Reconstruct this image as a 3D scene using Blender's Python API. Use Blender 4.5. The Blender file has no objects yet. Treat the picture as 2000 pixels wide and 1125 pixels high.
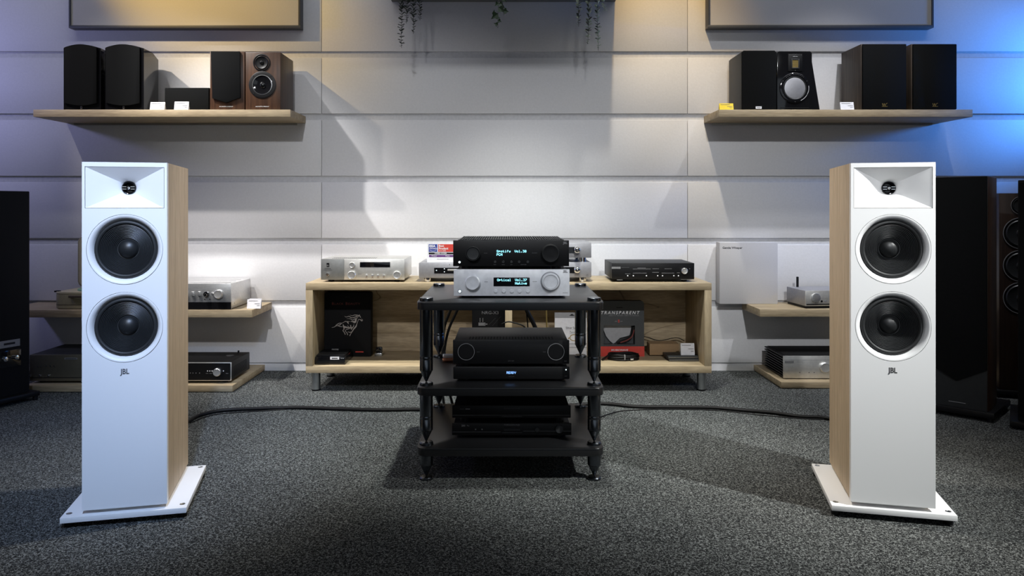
import bpy, bmesh, math, random
from mathutils import Vector, Matrix
random.seed(7)
PI = math.pi
scene = bpy.context.scene
COL = scene.collection

# ------------------------------------------------------------------ camera
K, CX, CY, HC = 1480.0, 990.0, 405.0, 0.975      # focal length and vanishing point in pixels of 2000x1125, eye height
cam_d = bpy.data.cameras.new('camera')
cam_d.sensor_width = 36.0
cam_d.lens = K / 2000.0 * 36.0
cam_d.shift_x = (1000.0 - CX) / 2000.0
cam_d.shift_y = -(562.5 - CY) / 2000.0
cam = bpy.data.objects.new('camera', cam_d)
COL.objects.link(cam)
cam.location = (0, 0, HC)
cam.rotation_euler = (PI / 2, 0, 0)
scene.camera = cam
scene.view_settings.view_transform = 'Standard'
scene.view_settings.look = 'None'
scene.view_settings.gamma = 1.0
scene.view_settings.use_curve_mapping = False
scene.view_settings.exposure = 0.12

# ------------------------------------------------------------------ world and lamps
w = bpy.data.worlds.new('world'); scene.world = w; w.use_nodes = True
w.node_tree.nodes['Background'].inputs[0].default_value = (0.02, 0.022, 0.03, 1)
w.node_tree.nodes['Background'].inputs[1].default_value = 1.0

def spot(name, loc, target, watts, color, angle, blend=0.6, radius=0.03):
    d = bpy.data.lights.new(name, 'SPOT')
    d.energy = watts; d.color = color; d.spot_size = math.radians(angle); d.spot_blend = blend
    d.shadow_soft_size = radius
    o = bpy.data.objects.new(name, d); COL.objects.link(o)
    o.location = loc
    o.rotation_euler = (Vector(target) - Vector(loc)).to_track_quat('-Z', 'Y').to_euler()
    return o
def area(name, loc, target, watts, color, sx, sy):
    d = bpy.data.lights.new(name, 'AREA'); d.shape = 'RECTANGLE'; d.size = sx; d.size_y = sy
    d.energy = watts; d.color = color
    o = bpy.data.objects.new(name, d); COL.objects.link(o); o.location = loc
    o.rotation_euler = (Vector(target) - Vector(loc)).to_track_quat('-Z', 'Y').to_euler()
    return o
# ceiling track spots, the main wall ones found from the shadows the shelves and box speakers throw on the wall
spot('track_spot_warm', (-3.44, 3.0, 3.46), (-1.35, 4.5, 0.60), 300, (1.0, 0.93, 0.88), 37, 1.0)
spot('track_spot_yellow', (-3.38, 3.05, 3.46), (-1.85, 4.5, 2.38), 310, (1.0, 0.62, 0.07), 30, 1.0)
spot('track_spot_white', (-2.43, 3.40, 3.46), (-1.15, 4.5, 0.30), 560, (1.0, 0.98, 0.96), 35, 1.0)
spot('track_spot_neutral', (0.68, 3.68, 3.46), (1.20, 4.5, 0.1), 105, (0.98, 1.0, 0.97), 46, 1.0)
spot('track_spot_amber', (0.70, 3.66, 3.46), (0.98, 4.5, 2.10), 72, (1.0, 0.56, 0.03), 38, 1.0)
spot('track_spot_low', (2.1, 3.2, 3.46), (1.75, 4.5, 0.2), 230, (0.94, 0.95, 1.0), 46, 1.0)
spot('track_spot_far_left', (-0.9, -0.8, 3.2), (-0.75, 4.5, 0.40), 320, (0.95, 0.96, 1.0), 36, 1.0, 0.06)
spot('track_spot_far_right', (0.9, -0.8, 3.2), (1.05, 4.5, 0.40), 370, (0.95, 0.97, 1.0), 36, 1.0, 0.06)
spot('track_spot_front', (3.4, 0.6, 3.46), (1.25, 2.4, 0.6), 1150, (0.98, 1.0, 0.98), 26, 1.0, 0.06)
spot('track_spot_cool', (-0.2, -0.3, 3.2), (-1.15, 2.3, 0.75), 680, (0.48, 0.65, 1.0), 25, 1.0, 0.08)
spot('fill_spot_rack', (0.0, 0.2, 3.3), (0.0, 2.8, 0.74), 95, (0.72, 0.84, 1.0), 16, 1.0, 0.05)  # added fill, brightens the amplifier fronts on the rack
spot('track_spot_floor', (0.2, 2.9, 3.46), (0.0, 3.75, 0.0), 600, (0.98, 1.0, 0.93), 52, 1.0, 0.05)
spot('fill_spot_left_side', (0.35, 3.05, 3.46), (-1.05, 2.75, 0.45), 300, (1.0, 0.94, 0.84), 30, 1.0, 0.05)  # added fill for the inner wood side of the left white speaker
spot('fill_spot_right_side', (-0.35, 3.05, 3.46), (1.10, 2.75, 0.45), 330, (1.0, 0.92, 0.80), 30, 1.0, 0.05)  # same added fill for the right white speaker
spot('led_blue', (3.85, 4.18, 1.75), (2.6, 4.52, 1.75), 105, (0.05, 0.28, 1.0), 88, 0.8, 0.12)
spot('led_violet', (-3.9, 3.7, 1.9), (-2.9, 4.52, 1.6), 26, (0.44, 0.46, 1.0), 160, 0.6, 0.1)
area('wall_fill', (0.0, 3.0, 3.50), (0.0, 4.0, 0.0), 26, (0.93, 0.95, 1.0), 7.0, 0.12)  # added soft fill that lifts the shadows on the back wall
area('front_fill', (0.3, -2.9, 1.35), (0, 3, 0.9), 18, (0.80, 0.90, 1.0), 5.0, 2.4)  # added cool fill from behind the camera, no window is built there

# ------------------------------------------------------------------ materials
M = {}
def mat(name, color, rough=0.5, metal=0.0, spec=0.5, emit=None, estr=1.0, coat=0.0, bump=None):
    m = bpy.data.materials.new(name); m.use_nodes = True
    nt = m.node_tree; b = nt.nodes['Principled BSDF']
    b.inputs['Base Color'].default_value = (*color, 1)
    b.inputs['Roughness'].default_value = rough
    b.inputs['Metallic'].default_value = metal
    b.inputs['Specular IOR Level'].default_value = spec
    b.inputs['Coat Weight'].default_value = coat
    if emit:
        b.inputs['Emission Color'].default_value = (*emit, 1)
        b.inputs['Emission Strength'].default_value = estr
    tc = nt.nodes.new('ShaderNodeTexCoord')
    n = nt.nodes.new('ShaderNodeTexNoise')
    sc, st, var = bump if bump else (60.0, 0.02, 0.06)
    n.inputs['Scale'].default_value = sc; n.inputs['Detail'].default_value = 3
    nt.links.new(tc.outputs['Object'], n.inputs['Vector'])
    if not emit:
        r = nt.nodes.new('ShaderNodeValToRGB')
        r.color_ramp.elements[0].position = 0.3; r.color_ramp.elements[1].position = 0.7
        r.color_ramp.elements[0].color = (*[c * (1 - var) for c in color], 1)
        r.color_ramp.elements[1].color = (*[min(1, c * (1 + var)) for c in color], 1)
        nt.links.new(n.outputs['Fac'], r.inputs['Fac'])
        nt.links.new(r.outputs['Color'], b.inputs['Base Color'])
        if bump:
            bp = nt.nodes.new('ShaderNodeBump'); bp.inputs['Strength'].default_value = st
            bp.inputs['Distance'].default_value = 0.002
            nt.links.new(n.outputs['Fac'], bp.inputs['Height'])
            nt.links.new(bp.outputs['Normal'], b.inputs['Normal'])
    M[name] = m
    return m
def wood(name, dark, light, axis='x', rough=0.55, stretch=14.0, crack=False, spec=0.4):
    m = bpy.data.materials.new(name); m.use_nodes = True
    nt = m.node_tree; b = nt.nodes['Principled BSDF']; L = nt.links
    tc = nt.nodes.new('ShaderNodeTexCoord'); mp = nt.nodes.new('ShaderNodeMapping')
    s = {'x': (1.2, stretch, stretch), 'y': (stretch, 1.2, stretch), 'z': (stretch, stretch, 1.2)}[axis]
    mp.inputs['Scale'].default_value = s
    L.new(tc.outputs['Object'], mp.inputs['Vector'])
    n1 = nt.nodes.new('ShaderNodeTexNoise'); n1.inputs['Scale'].default_value = 2.2
    n1.inputs['Detail'].default_value = 6; n1.inputs['Distortion'].default_value = 0.6
    n2 = nt.nodes.new('ShaderNodeTexNoise'); n2.inputs['Scale'].default_value = 14
    n2.inputs['Detail'].default_value = 4
    L.new(mp.outputs['Vector'], n1.inputs['Vector']); L.new(mp.outputs['Vector'], n2.inputs['Vector'])
    r = nt.nodes.new('ShaderNodeValToRGB'); e = r.color_ramp.elements
    e[0].position = 0.30; e[1].position = 0.72; e[0].color = (*dark, 1); e[1].color = (*light, 1)
    L.new(n1.outputs['Fac'], r.inputs['Fac'])
    r2 = nt.nodes.new('ShaderNodeValToRGB'); e = r2.color_ramp.elements
    e[0].position = 0.35; e[1].position = 0.65; e[0].color = (0.78, 0.78, 0.78, 1); e[1].color = (1.1, 1.1, 1.1, 1)
    L.new(n2.outputs['Fac'], r2.inputs['Fac'])
    mx = nt.nodes.new('ShaderNodeMix'); mx.data_type = 'RGBA'; mx.blend_type = 'MULTIPLY'
    mx.inputs[0].default_value = 0.8
    L.new(r.outputs['Color'], mx.inputs[6]); L.new(r2.outputs['Color'], mx.inputs[7])
    out = mx.outputs[2]
    if crack:
        n3 = nt.nodes.new('ShaderNodeTexNoise'); n3.inputs['Scale'].default_value = 0.55
        n3.inputs['Detail'].default_value = 2; n3.inputs['Distortion'].default_value = 1.0
        L.new(mp.outputs['Vector'], n3.inputs['Vector'])
        r3 = nt.nodes.new('ShaderNodeValToRGB'); e = r3.color_ramp.elements
        e[0].position = 0.492; e[1].position = 0.508
        e[0].color = (1, 1, 1, 1); e[1].color = (1, 1, 1, 1)
        c = r3.color_ramp.elements.new(0.5); c.color = (0.25, 0.2, 0.15, 1)
        L.new(n3.outputs['Fac'], r3.inputs['Fac'])
        mx2 = nt.nodes.new('ShaderNodeMix'); mx2.data_type = 'RGBA'; mx2.blend_type = 'MULTIPLY'; mx2.inputs[0].default_value = 0.7
        L.new(out, mx2.inputs[6]); L.new(r3.outputs['Color'], mx2.inputs[7]); out = mx2.outputs[2]
    L.new(out, b.inputs['Base Color'])
    bp = nt.nodes.new('ShaderNodeBump'); bp.inputs['Strength'].default_value = 0.12; bp.inputs['Distance'].default_value = 0.001
    L.new(n2.outputs['Fac'], bp.inputs['Height']); L.new(bp.outputs['Normal'], b.inputs['Normal'])
    b.inputs['Roughness'].default_value = rough; b.inputs['Specular IOR Level'].default_value = spec
    M[name] = m
    return m
def brushed(name, color, rough=0.35, metal=0.9, axis='x'):
    m = mat(name, color, rough, metal); nt = m.node_tree; b = nt.nodes['Principled BSDF']
    tc = nt.nodes.new('ShaderNodeTexCoord'); mp = nt.nodes.new('ShaderNodeMapping')
    mp.inputs['Scale'].default_value = {'x': (8, 600, 600), 'z': (600, 600, 8)}[axis]
    n = nt.nodes.new('ShaderNodeTexNoise'); n.inputs['Scale'].default_value = 1.0
    nt.links.new(tc.outputs['Object'], mp.inputs['Vector']); nt.links.new(mp.outputs['Vector'], n.inputs['Vector'])
    r = nt.nodes.new('ShaderNodeMapRange'); r.inputs[3].default_value = rough * 0.8; r.inputs[4].default_value = rough * 1.25
    nt.links.new(n.outputs['Fac'], r.inputs[0]); nt.links.new(r.outputs[0], b.inputs['Roughness'])
    return m
def carpet():
    m = bpy.data.materials.new('carpet'); m.use_nodes = True
    nt = m.node_tree; b = nt.nodes['Principled BSDF']; L = nt.links
    tc = nt.nodes.new('ShaderNodeTexCoord')
    n = nt.nodes.new('ShaderNodeTexNoise'); n.inputs['Scale'].default_value = 165; n.inputs['Detail'].default_value = 2.5
    n.inputs['Roughness'].default_value = 0.7; n.inputs['Distortion'].default_value = 1.2
    n2 = nt.nodes.new('ShaderNodeTexNoise'); n2.inputs['Scale'].default_value = 3; n2.inputs['Detail'].default_value = 4
    L.new(tc.outputs['Object'], n.inputs['Vector']); L.new(tc.outputs['Object'], n2.inputs['Vector'])
    r = nt.nodes.new('ShaderNodeValToRGB'); e = r.color_ramp.elements
    e[0].position = 0.40; e[0].color = (0.006, 0.0065, 0.007, 1)
    e[1].position = 0.60; e[1].color = (0.215, 0.226, 0.22, 1)
    k = e.new(0.505); k.color = (0.022, 0.0235, 0.0235, 1)
    L.new(n.outputs['Fac'], r.inputs['Fac'])
    mr = nt.nodes.new('ShaderNodeMapRange'); mr.inputs[3].default_value = 0.85; mr.inputs[4].default_value = 1.15
    L.new(n2.outputs['Fac'], mr.inputs[0])
    mx = nt.nodes.new('ShaderNodeMix'); mx.data_type = 'RGBA'; mx.blend_type = 'MULTIPLY'; mx.inputs[0].default_value = 1
    L.new(r.outputs['Color'], mx.inputs[6]); L.new(mr.outputs[0], mx.inputs[7])
    L.new(mx.outputs[2], b.inputs['Base Color'])
    bp = nt.nodes.new('ShaderNodeBump'); bp.inputs['Strength'].default_value = 0.7; bp.inputs['Distance'].default_value = 0.004
    L.new(n.outputs['Fac'], bp.inputs['Height']); L.new(bp.outputs['Normal'], b.inputs['Normal'])
    b.inputs['Roughness'].default_value = 0.95; b.inputs['Specular IOR Level'].default_value = 0.15
    M['carpet'] = m
carpet()
mat('wall_paint', (0.72, 0.715, 0.72), 0.6, bump=(90, 0.15, 0.025))
mat('wall_back', (0.62, 0.62, 0.63), 0.7)
mat('room_paint', (0.30, 0.30, 0.32), 0.8)
mat('ceiling_paint', (0.16, 0.16, 0.17), 0.9)
wood('oak', (0.29, 0.22, 0.13), (0.45, 0.36, 0.23), 'x')
wood('oak_up', (0.29, 0.22, 0.13), (0.45, 0.36, 0.23), 'z')
wood('oak_back', (0.28, 0.21, 0.12), (0.46, 0.36, 0.23), 'x', crack=True, stretch=9)
wood('ash', (0.45, 0.335, 0.21), (0.60, 0.465, 0.315), 'z', stretch=26)
wood('walnut', (0.028, 0.012, 0.006), (0.085, 0.040, 0.020), 'z', 0.4, stretch=22)
wood('dark_walnut', (0.036, 0.026, 0.019), (0.10, 0.074, 0.055), 'z', 0.5, stretch=40)
wood('brown_veneer', (0.012, 0.006, 0.004), (0.034, 0.018, 0.011), 'z', 0.4, stretch=20)
mat('white_lacquer', (0.80, 0.80, 0.80), 0.42, bump=(900, 0.02, 0.006))
mat('white_card', (0.74, 0.74, 0.77), 0.6)
mat('panel_white', (0.54, 0.53, 0.53), 0.7, bump=(120, 0.1, 0.02))
mat('canvas', (0.52, 0.50, 0.47), 0.8, bump=(300, 0.2, 0.04))
mat('frame_grey', (0.07, 0.072, 0.075), 0.5)
mat('black', (0.004, 0.004, 0.0045), 0.45, spec=0.28)
mat('black_matte', (0.005, 0.005, 0.0055), 0.75, spec=0.2)
mat('black_shelf', (0.008, 0.0082, 0.009), 0.36, bump=(400, 0.05, 0.1))
mat('black_gloss', (0.006, 0.006, 0.007), 0.08, spec=0.6)
mat('grille_cloth', (0.0045, 0.0048, 0.005), 0.9, spec=0.1, bump=(900, 0.4, 0.2))
mat('rubber', (0.012, 0.013, 0.014), 0.55)
mat('cone_black', (0.014, 0.015, 0.016), 0.42)
mat('black_metal', (0.11, 0.12, 0.135), 0.24, 1.0)
mat('charcoal', (0.024, 0.0255, 0.0265), 0.5, spec=0.35)
mat('dark_line', (0.05, 0.05, 0.052), 0.5)
mat('grey_line', (0.20, 0.20, 0.205), 0.5)
brushed('silver', (0.66, 0.65, 0.62), 0.38, 0.75)
brushed('silver_bright', (0.78, 0.78, 0.77), 0.28, 0.85)
brushed('grey_metal', (0.36, 0.36, 0.38), 0.42, 0.6)
brushed('slate_metal', (0.24, 0.245, 0.24), 0.45, 0.6)
brushed('bronze_metal', (0.19, 0.175, 0.13), 0.38, 0.6)
mat('amp_white', (0.70, 0.71, 0.74), 0.38, 0.15)
mat('chrome', (0.85, 0.85, 0.86), 0.10, 1.0)
mat('steel', (0.45, 0.46, 0.46), 0.28, 0.95)
mat('cyan_led', (0.1, 0.3, 0.4), 0.5, emit=(0.30, 0.85, 1.0), estr=2.2)
mat('white_led', (0.4, 0.5, 0.5), 0.5, emit=(0.75, 0.95, 1.0), estr=2.0)
mat('blue_led', (0.1, 0.2, 0.4), 0.5, emit=(0.22, 0.45, 1.0), estr=2.0)
mat('yellow_card', (0.85, 0.62, 0.02), 0.5)
mat('red_print', (0.55, 0.045, 0.03), 0.5)
mat('dim_red_print', (0.16, 0.03, 0.025), 0.6)
mat('blue_print', (0.03, 0.05, 0.28), 0.5)
mat('purple_print', (0.10, 0.02, 0.16), 0.5)
mat('silver_print', (0.42, 0.38, 0.35), 0.4)
mat('white_print', (0.75, 0.75, 0.76), 0.5)
mat('khaki', (0.26, 0.23, 0.145), 0.55)
mat('khaki_light', (0.42, 0.37, 0.26), 0.6)
mat('green_platter', (0.16, 0.28, 0.20), 0.6)
mat('leather_brown', (0.06, 0.045, 0.03), 0.6)
mat('cardboard', (0.30, 0.19, 0.095), 0.8)
mat('box_grey', (0.040, 0.043, 0.045), 0.5)
mat('gold', (0.55, 0.40, 0.14), 0.35, 0.8)
mat('glass_dark', (0.004, 0.004, 0.005), 0.05, spec=0.7)
mat('tray_grey', (0.30, 0.30, 0.31), 0.4)
mat('leaf_dark', (0.012, 0.022, 0.016), 0.5)
mat('leaf_pale', (0.30, 0.36, 0.28), 0.5)
mat('ivy_green', (0.018, 0.045, 0.014), 0.45)
mat('stem', (0.05, 0.05, 0.035), 0.7)
mat('planter_grey', (0.10, 0.105, 0.10), 0.6)
mat('cable_black', (0.005, 0.0045, 0.0045), 0.55, spec=0.2)
mat('copper', (0.45, 0.18, 0.10), 0.4, 0.6)

# ------------------------------------------------------------------ mesh helpers
def nb(): return bmesh.new()
def box(bm, x0, x1, y0, y1, z0, z1, bev=0.0, seg=2):
    v = [bm.verts.new((x, y, z)) for z in (z0, z1) for y in (y0, y1) for x in (x0, x1)]
    fs = [(0, 2, 3, 1), (4, 5, 7, 6), (0, 1, 5, 4), (2, 6, 7, 3), (0, 4, 6, 2), (1, 3, 7, 5)]
    f = [bm.faces.new([v[i] for i in q]) for q in fs]
    if bev > 0:
        es = list({e for q in f for e in q.edges})
        bmesh.ops.bevel(bm, geom=es, offset=bev, segments=seg, affect='EDGES', profile=0.5)
    return bm
def axp(axis, c, a, b, t):
    if axis == 'y': return (c[0] + a, c[1] + t, c[2] + b)
    if axis == 'z': return (c[0] + a, c[1] + b, c[2] + t)
    return (c[0] + t, c[1] + a, c[2] + b)
def lathe(bm, prof, c=(0, 0, 0), axis='y', seg=40, sx=1.0, sz=1.0):
    rings = []
    for r, t in prof:
        if r <= 1e-7: rings.append([bm.verts.new(axp(axis, c, 0, 0, t))])
        else: rings.append([bm.verts.new(axp(axis, c, r * sx * math.cos(2 * PI * i / seg), r * sz * math.sin(2 * PI * i / seg), t)) for i in range(seg)])
    for a, b in zip(rings[:-1], rings[1:]):
        for i in range(seg):
            j = (i + 1) % seg
            if len(a) == 1 and len(b) == 1: continue
            if len(a) == 1: bm.faces.new((a[0], b[i], b[j]))
            elif len(b) == 1: bm.faces.new((a[i], b[0], a[j]))
            else: bm.faces.new((a[i], b[i], b[j], a[j]))
    return bm
def cyl(bm, c, r, h, axis='y', seg=28, r2=None):
    return lathe(bm, [(0, 0), (r, 0), (r if r2 is None else r2, h), (0, h)], c, axis, seg)
def prism(bm, poly, a0, a1, plane='xz', bev=0.0):
    def P(p, a):
        if plane == 'xz': return (p[0], a, p[1])
        if plane == 'xy': return (p[0], p[1], a)
        return (a, p[0], p[1])
    A = [bm.verts.new(P(p, a0)) for p in poly]; B = [bm.verts.new(P(p, a1)) for p in poly]
    f = [bm.faces.new(A), bm.faces.new(B[::-1])]
    n = len(poly)
    for i in range(n): f.append(bm.faces.new((A[i], B[i], B[(i + 1) % n], A[(i + 1) % n])))
    if bev > 0:
        es = list({e for q in f[:2] for e in q.edges})
        bmesh.ops.bevel(bm, geom=es, offset=bev, segments=2, affect='EDGES', profile=0.5)
    return bm
def rrect(x0, x1, y0, y1, r, n=5, corners=(1, 1, 1, 1)):
    pts = []
    for k, (cx, cy, a) in enumerate(((x1 - r, y1 - r, 0), (x0 + r, y1 - r, 90), (x0 + r, y0 + r, 180), (x1 - r, y0 + r, 270))):
        if corners[k]:
            for i in range(n + 1):
                t = math.radians(a + 90 * i / n); pts.append((cx + r * math.cos(t), cy + r * math.sin(t)))
        else:
            pts.append(((x1, y1), (x0, y1), (x0, y0), (x1, y0))[k])
    return pts
def smooth_path(pts, n=8):
    P = [Vector(p) for p in pts]; out = []
    for i in range(len(P) - 1):
        p0 = P[max(i - 1, 0)]; p1 = P[i]; p2 = P[i + 1]; p3 = P[min(i + 2, len(P) - 1)]
        for k in range(n):
            t = k / n
            out.append(0.5 * ((2 * p1) + (p2 - p0) * t + (2 * p0 - 5 * p1 + 4 * p2 - p3) * t * t + (3 * p1 - p0 - 3 * p2 + p3) * t ** 3))
    out.append(P[-1]); return out
def tube(bm, pts, r, seg=8, n=8):
    pts = smooth_path(pts, n) if n > 1 else [Vector(p) for p in pts]
    rings = []; up = Vector((0.13, 0.21, 0.97))
    for i, p in enumerate(pts):
        d = (pts[min(i + 1, len(pts) - 1)] - pts[max(i - 1, 0)]).normalized()
        a = d.cross(up)
        if a.length < 1e-3: a = d.cross(Vector((1, 0, 0)))
        a.normalize(); b = d.cross(a)
        rings.append([bm.verts.new(p + a * r * math.cos(2 * PI * k / seg) + b * r * math.sin(2 * PI * k / seg)) for k in range(seg)])
    for A, B in zip(rings[:-1], rings[1:]):
        for k in range(seg): bm.faces.new((A[k], B[k], B[(k + 1) % seg], A[(k + 1) % seg]))
    bm.faces.new(rings[0][::-1]); bm.faces.new(rings[-1])
    return bm
def obj(name, bm, m, parent=None, angle=35):
    bmesh.ops.recalc_face_normals(bm, faces=bm.faces[:])
    me = bpy.data.meshes.new(name); bm.to_mesh(me); bm.free()
    for p in me.polygons: p.use_smooth = True
    me.set_sharp_from_angle(angle=math.radians(angle))
    me.materials.append(M[m])
    o = bpy.data.objects.new(name, me); COL.objects.link(o)
    if parent: o.parent = parent
    return o
def pbox(name, parent, m, *a, **k): return obj(name, box(nb(), *a, **k), m, parent)
def tag(o, label, cat, group=None):
    o['label'] = label; o['category'] = cat
    if group: o['group'] = group
    return o
def thing(name, label, cat, loc=(0, 0, 0), rz=0.0, group=None):
    o = bpy.data.objects.new(name, None); COL.objects.link(o); o.empty_display_size = 0.05
    o.location = loc; o.rotation_euler = (0, 0, rz)
    return tag(o, label, cat, group)
def struct(name, bm, m):
    o = obj(name, bm, m); o['kind'] = 'structure'; return o
def twin(o, parent, loc):
    c = o.copy(); COL.objects.link(c); c.parent = parent; c.location = loc; return c
def PX(px, Z): return (px - CX) / K * Z
def PZ(py, Z): return HC - (py - CY) / K * Z

def text(parent, s, size, x, y, z, m, align='CENTER', sx=1.0, name='lettering', bold=0.0, shear=0.0, space=1.0):
    cu = bpy.data.curves.new('t', 'FONT'); cu.body = s; cu.size = size; cu.align_x = align; cu.align_y = 'CENTER'
    cu.extrude = 0.0002; cu.offset = bold * size; cu.shear = shear; cu.space_character = space; cu.resolution_u = 2
    t = bpy.data.objects.new('t', cu)
    me = bpy.data.meshes.new_from_object(t)
    for v in me.vertices: v.co = (x + v.co.x * sx, y - v.co.z, z + v.co.y)
    bpy.data.objects.remove(t); bpy.data.curves.remove(cu)
    me.materials.clear(); me.materials.append(M[m]); me.name = name
    o = bpy.data.objects.new(name, me); COL.objects.link(o); o.parent = parent
    return o
DOT = {'S': '01110 10001 10000 01110 00001 10001 01110', 'p': '00000 00000 11110 10001 11110 10000 10000',
 'o': '00000 00000 01110 10001 10001 10001 01110', 't': '01000 01000 11100 01000 01000 01001 00110',
 'i': '00100 00000 01100 00100 00100 00100 01110', 'f': '00110 01001 01000 11100 01000 01000 01000',
 'y': '00000 00000 10001 10001 01111 00001 01110', 'V': '10001 10001 10001 10001 10001 01010 00100',
 'l': '01100 00100 00100 00100 00100 00100 01110', '.': '00000 00000 00000 00000 00000 01100 01100',
 '3': '11111 00010 00100 00010 00001 10001 01110', '0': '01110 10001 10011 10101 11001 10001 01110',
 'P': '11110 10001 10001 11110 10000 10000 10000', 'C': '01110 10001 10000 10000 10000 10001 01110',
 'M': '10001 11011 10101 10101 10001 10001 10001', 'O': '01110 10001 10001 10001 10001 10001 01110',
 'c': '00000 00000 01110 10000 10000 10001 01110', 'a': '00000 00000 01110 00001 01111 10001 01111',
 '7': '11111 00001 00010 00100 01000 01000 01000', 'N': '10001 10001 11001 10101 10011 10001 10001',
 'v': '00000 00000 10001 10001 10001 01010 00100', 'e': '00000 00000 01110 10001 11111 10000 01110',
 'R': '11110 10001 10001 11110 10100 10010 10001', 'E': '11111 10000 10000 11110 10000 10000 11111',
 'A': '01110 10001 10001 10001 11111 10001 10001', 'D': '11100 10010 10001 10001 10001 10010 11100',
 'Y': '10001 10001 10001 01010 00100 00100 00100'}
def dots(parent, s, h, x, y, z, m):
    bm = nb(); q = h / 7.0; cx = x
    for ch in s:
        if ch != ' ':
            for r, row in enumerate(DOT[ch].split()):
                for c, b in enumerate(row):
                    if b == '1':
                        x0 = cx + c * q; z0 = z + (6 - r) * q
                        box(bm, x0, x0 + q * 1.02, y - 0.0005, y, z0, z0 + q * 1.02)
        cx += 6 * q
    return obj('lettering', bm, m, parent)
def ribbon(bm, pts, y):
    n = len(pts); L = []; R = []
    for i, (x, z, wd) in enumerate(pts):
        a = pts[max(i - 1, 0)]; b = pts[min(i + 1, n - 1)]
        dx, dz = b[0] - a[0], b[1] - a[1]; l = math.hypot(dx, dz) or 1
        nx, nz = -dz / l * wd / 2, dx / l * wd / 2
        L.append((x + nx, z + nz)); R.append((x - nx, z - nz))
    for i in range(n - 1):
        q = [bm.verts.new((p[0], y, p[1])) for p in (L[i], L[i + 1], R[i + 1], R[i])]
        q2 = [bm.verts.new((p[0], y - 0.0006, p[1])) for p in (L[i], L[i + 1], R[i + 1], R[i])]
        bm.faces.new(q2)
        for k in range(4): bm.faces.new((q[k], q[(k + 1) % 4], q2[(k + 1) % 4], q2[k]))
# ------------------------------------------------------------------ the room
WALL = 4.52                                  # front of the wall boards
RX, RY0, RZ = 4.6, -3.0, 3.55
struct('floor', box(nb(), -RX, RX, RY0, 4.60, -0.05, 0.0), 'carpet')
struct('ceiling', box(nb(), -RX, RX, RY0, 4.60, RZ, RZ + 0.05), 'ceiling_paint')
struct('wall_left', box(nb(), -RX - 0.05, -RX, RY0, 4.60, 0, RZ), 'room_paint')
struct('wall_right', box(nb(), RX, RX + 0.05, RY0, 4.60, 0, RZ), 'room_paint')
struct('wall_front', box(nb(), -RX, RX, RY0 - 0.05, RY0, 0, RZ), 'room_paint')
wall = struct('wall_back', box(nb(), -RX, RX, WALL + 0.011, WALL + 0.08, 0, RZ), 'wall_back')
struct('baseboard_back', box(nb(), -RX, RX, WALL + 0.004, WALL + 0.011, 0.0, 0.044), 'wall_paint')
seams = [-RX, -3.289, -1.1055, 1.078, 3.262, RX]
for k in range(10):
    zb = 0.048 + 0.3715 * k; zt = min(zb + 0.3335, RZ - 0.002)
    if zt - zb < 0.03: continue
    for x0, x1 in zip(seams[:-1], seams[1:]):
        pbox('panel', wall, 'wall_paint', x0 + 0.0012, x1 - 0.0012, WALL, WALL + 0.011, zb, zt, bev=0.0025)

# ------------------------------------------------------------------ white floorstanding speakers
def plate_hole(bm, x0, x1, z0, z1, cx, cz, r, y0, y1, seg=64):
    out = []; inn = []
    for i in range(seg):
        t = 2 * PI * (i + 0.5) / seg; c, s = math.cos(t), math.sin(t)
        k = min((x1 - cx) / c if c > 0 else (x0 - cx) / c, (z1 - cz) / s if s > 0 else (z0 - cz) / s)
        out.append((cx + c * k, cz + s * k)); inn.append((cx + c * r, cz + s * r))
    O = [bm.verts.new((p[0], y0, p[1])) for p in out]; I = [bm.verts.new((p[0], y0, p[1])) for p in inn]
    J = [bm.verts.new((p[0], y1, p[1])) for p in inn]
    for i in range(seg):
        j = (i + 1) % seg
        bm.faces.new((O[i], O[j], I[j], I[i])); bm.faces.new((I[i], I[j], J[j], J[i]))
    # corner triangles
    for qx, qz in ((x0, z0), (x1, z0), (x1, z1), (x0, z1)):
        best = sorted(range(seg), key=lambda i: (out[i][0] - qx) ** 2 + (out[i][1] - qz) ** 2)
        a = best[0]
        for b in ((a + 1) % seg, (a - 1) % seg):
            on_x = abs(out[a][0] - qx) < 1e-6; on_xb = abs(out[b][0] - qx) < 1e-6
            if on_x != on_xb:
                bm.faces.new((O[a], O[b], bm.verts.new((qx, y0, qz)))); break

def horn_mesh(hw, hh, cz, depth, r):
    bm = nb(); n = 12; rings = []; N = 14
    per = []
    for side in range(4):
        for i in range(n):
            s = -1 + 2 * i / n
            th = math.radians(side * 90 + s * 45)
            R = {0: (hw, s * hh), 1: (-s * hw, hh), 2: (-hw, -s * hh), 3: (s * hw, -hh)}[side]
            per.append((R, (r * math.cos(th), r * math.sin(th))))
    for k in range(N + 1):
        u = k / N; f = (1 - u) ** 1.55
        rings.append([bm.verts.new((C[0] + (R[0] - C[0]) * f, 0.0012 + depth * u, cz + C[1] + (R[1] - C[1]) * f)) for R, C in per])
    for A, B in zip(rings[:-1], rings[1:]):
        for i in range(len(A)): bm.faces.new((A[i], A[(i + 1) % len(A)], B[(i + 1) % len(A)], B[i]))
    return bm

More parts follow.
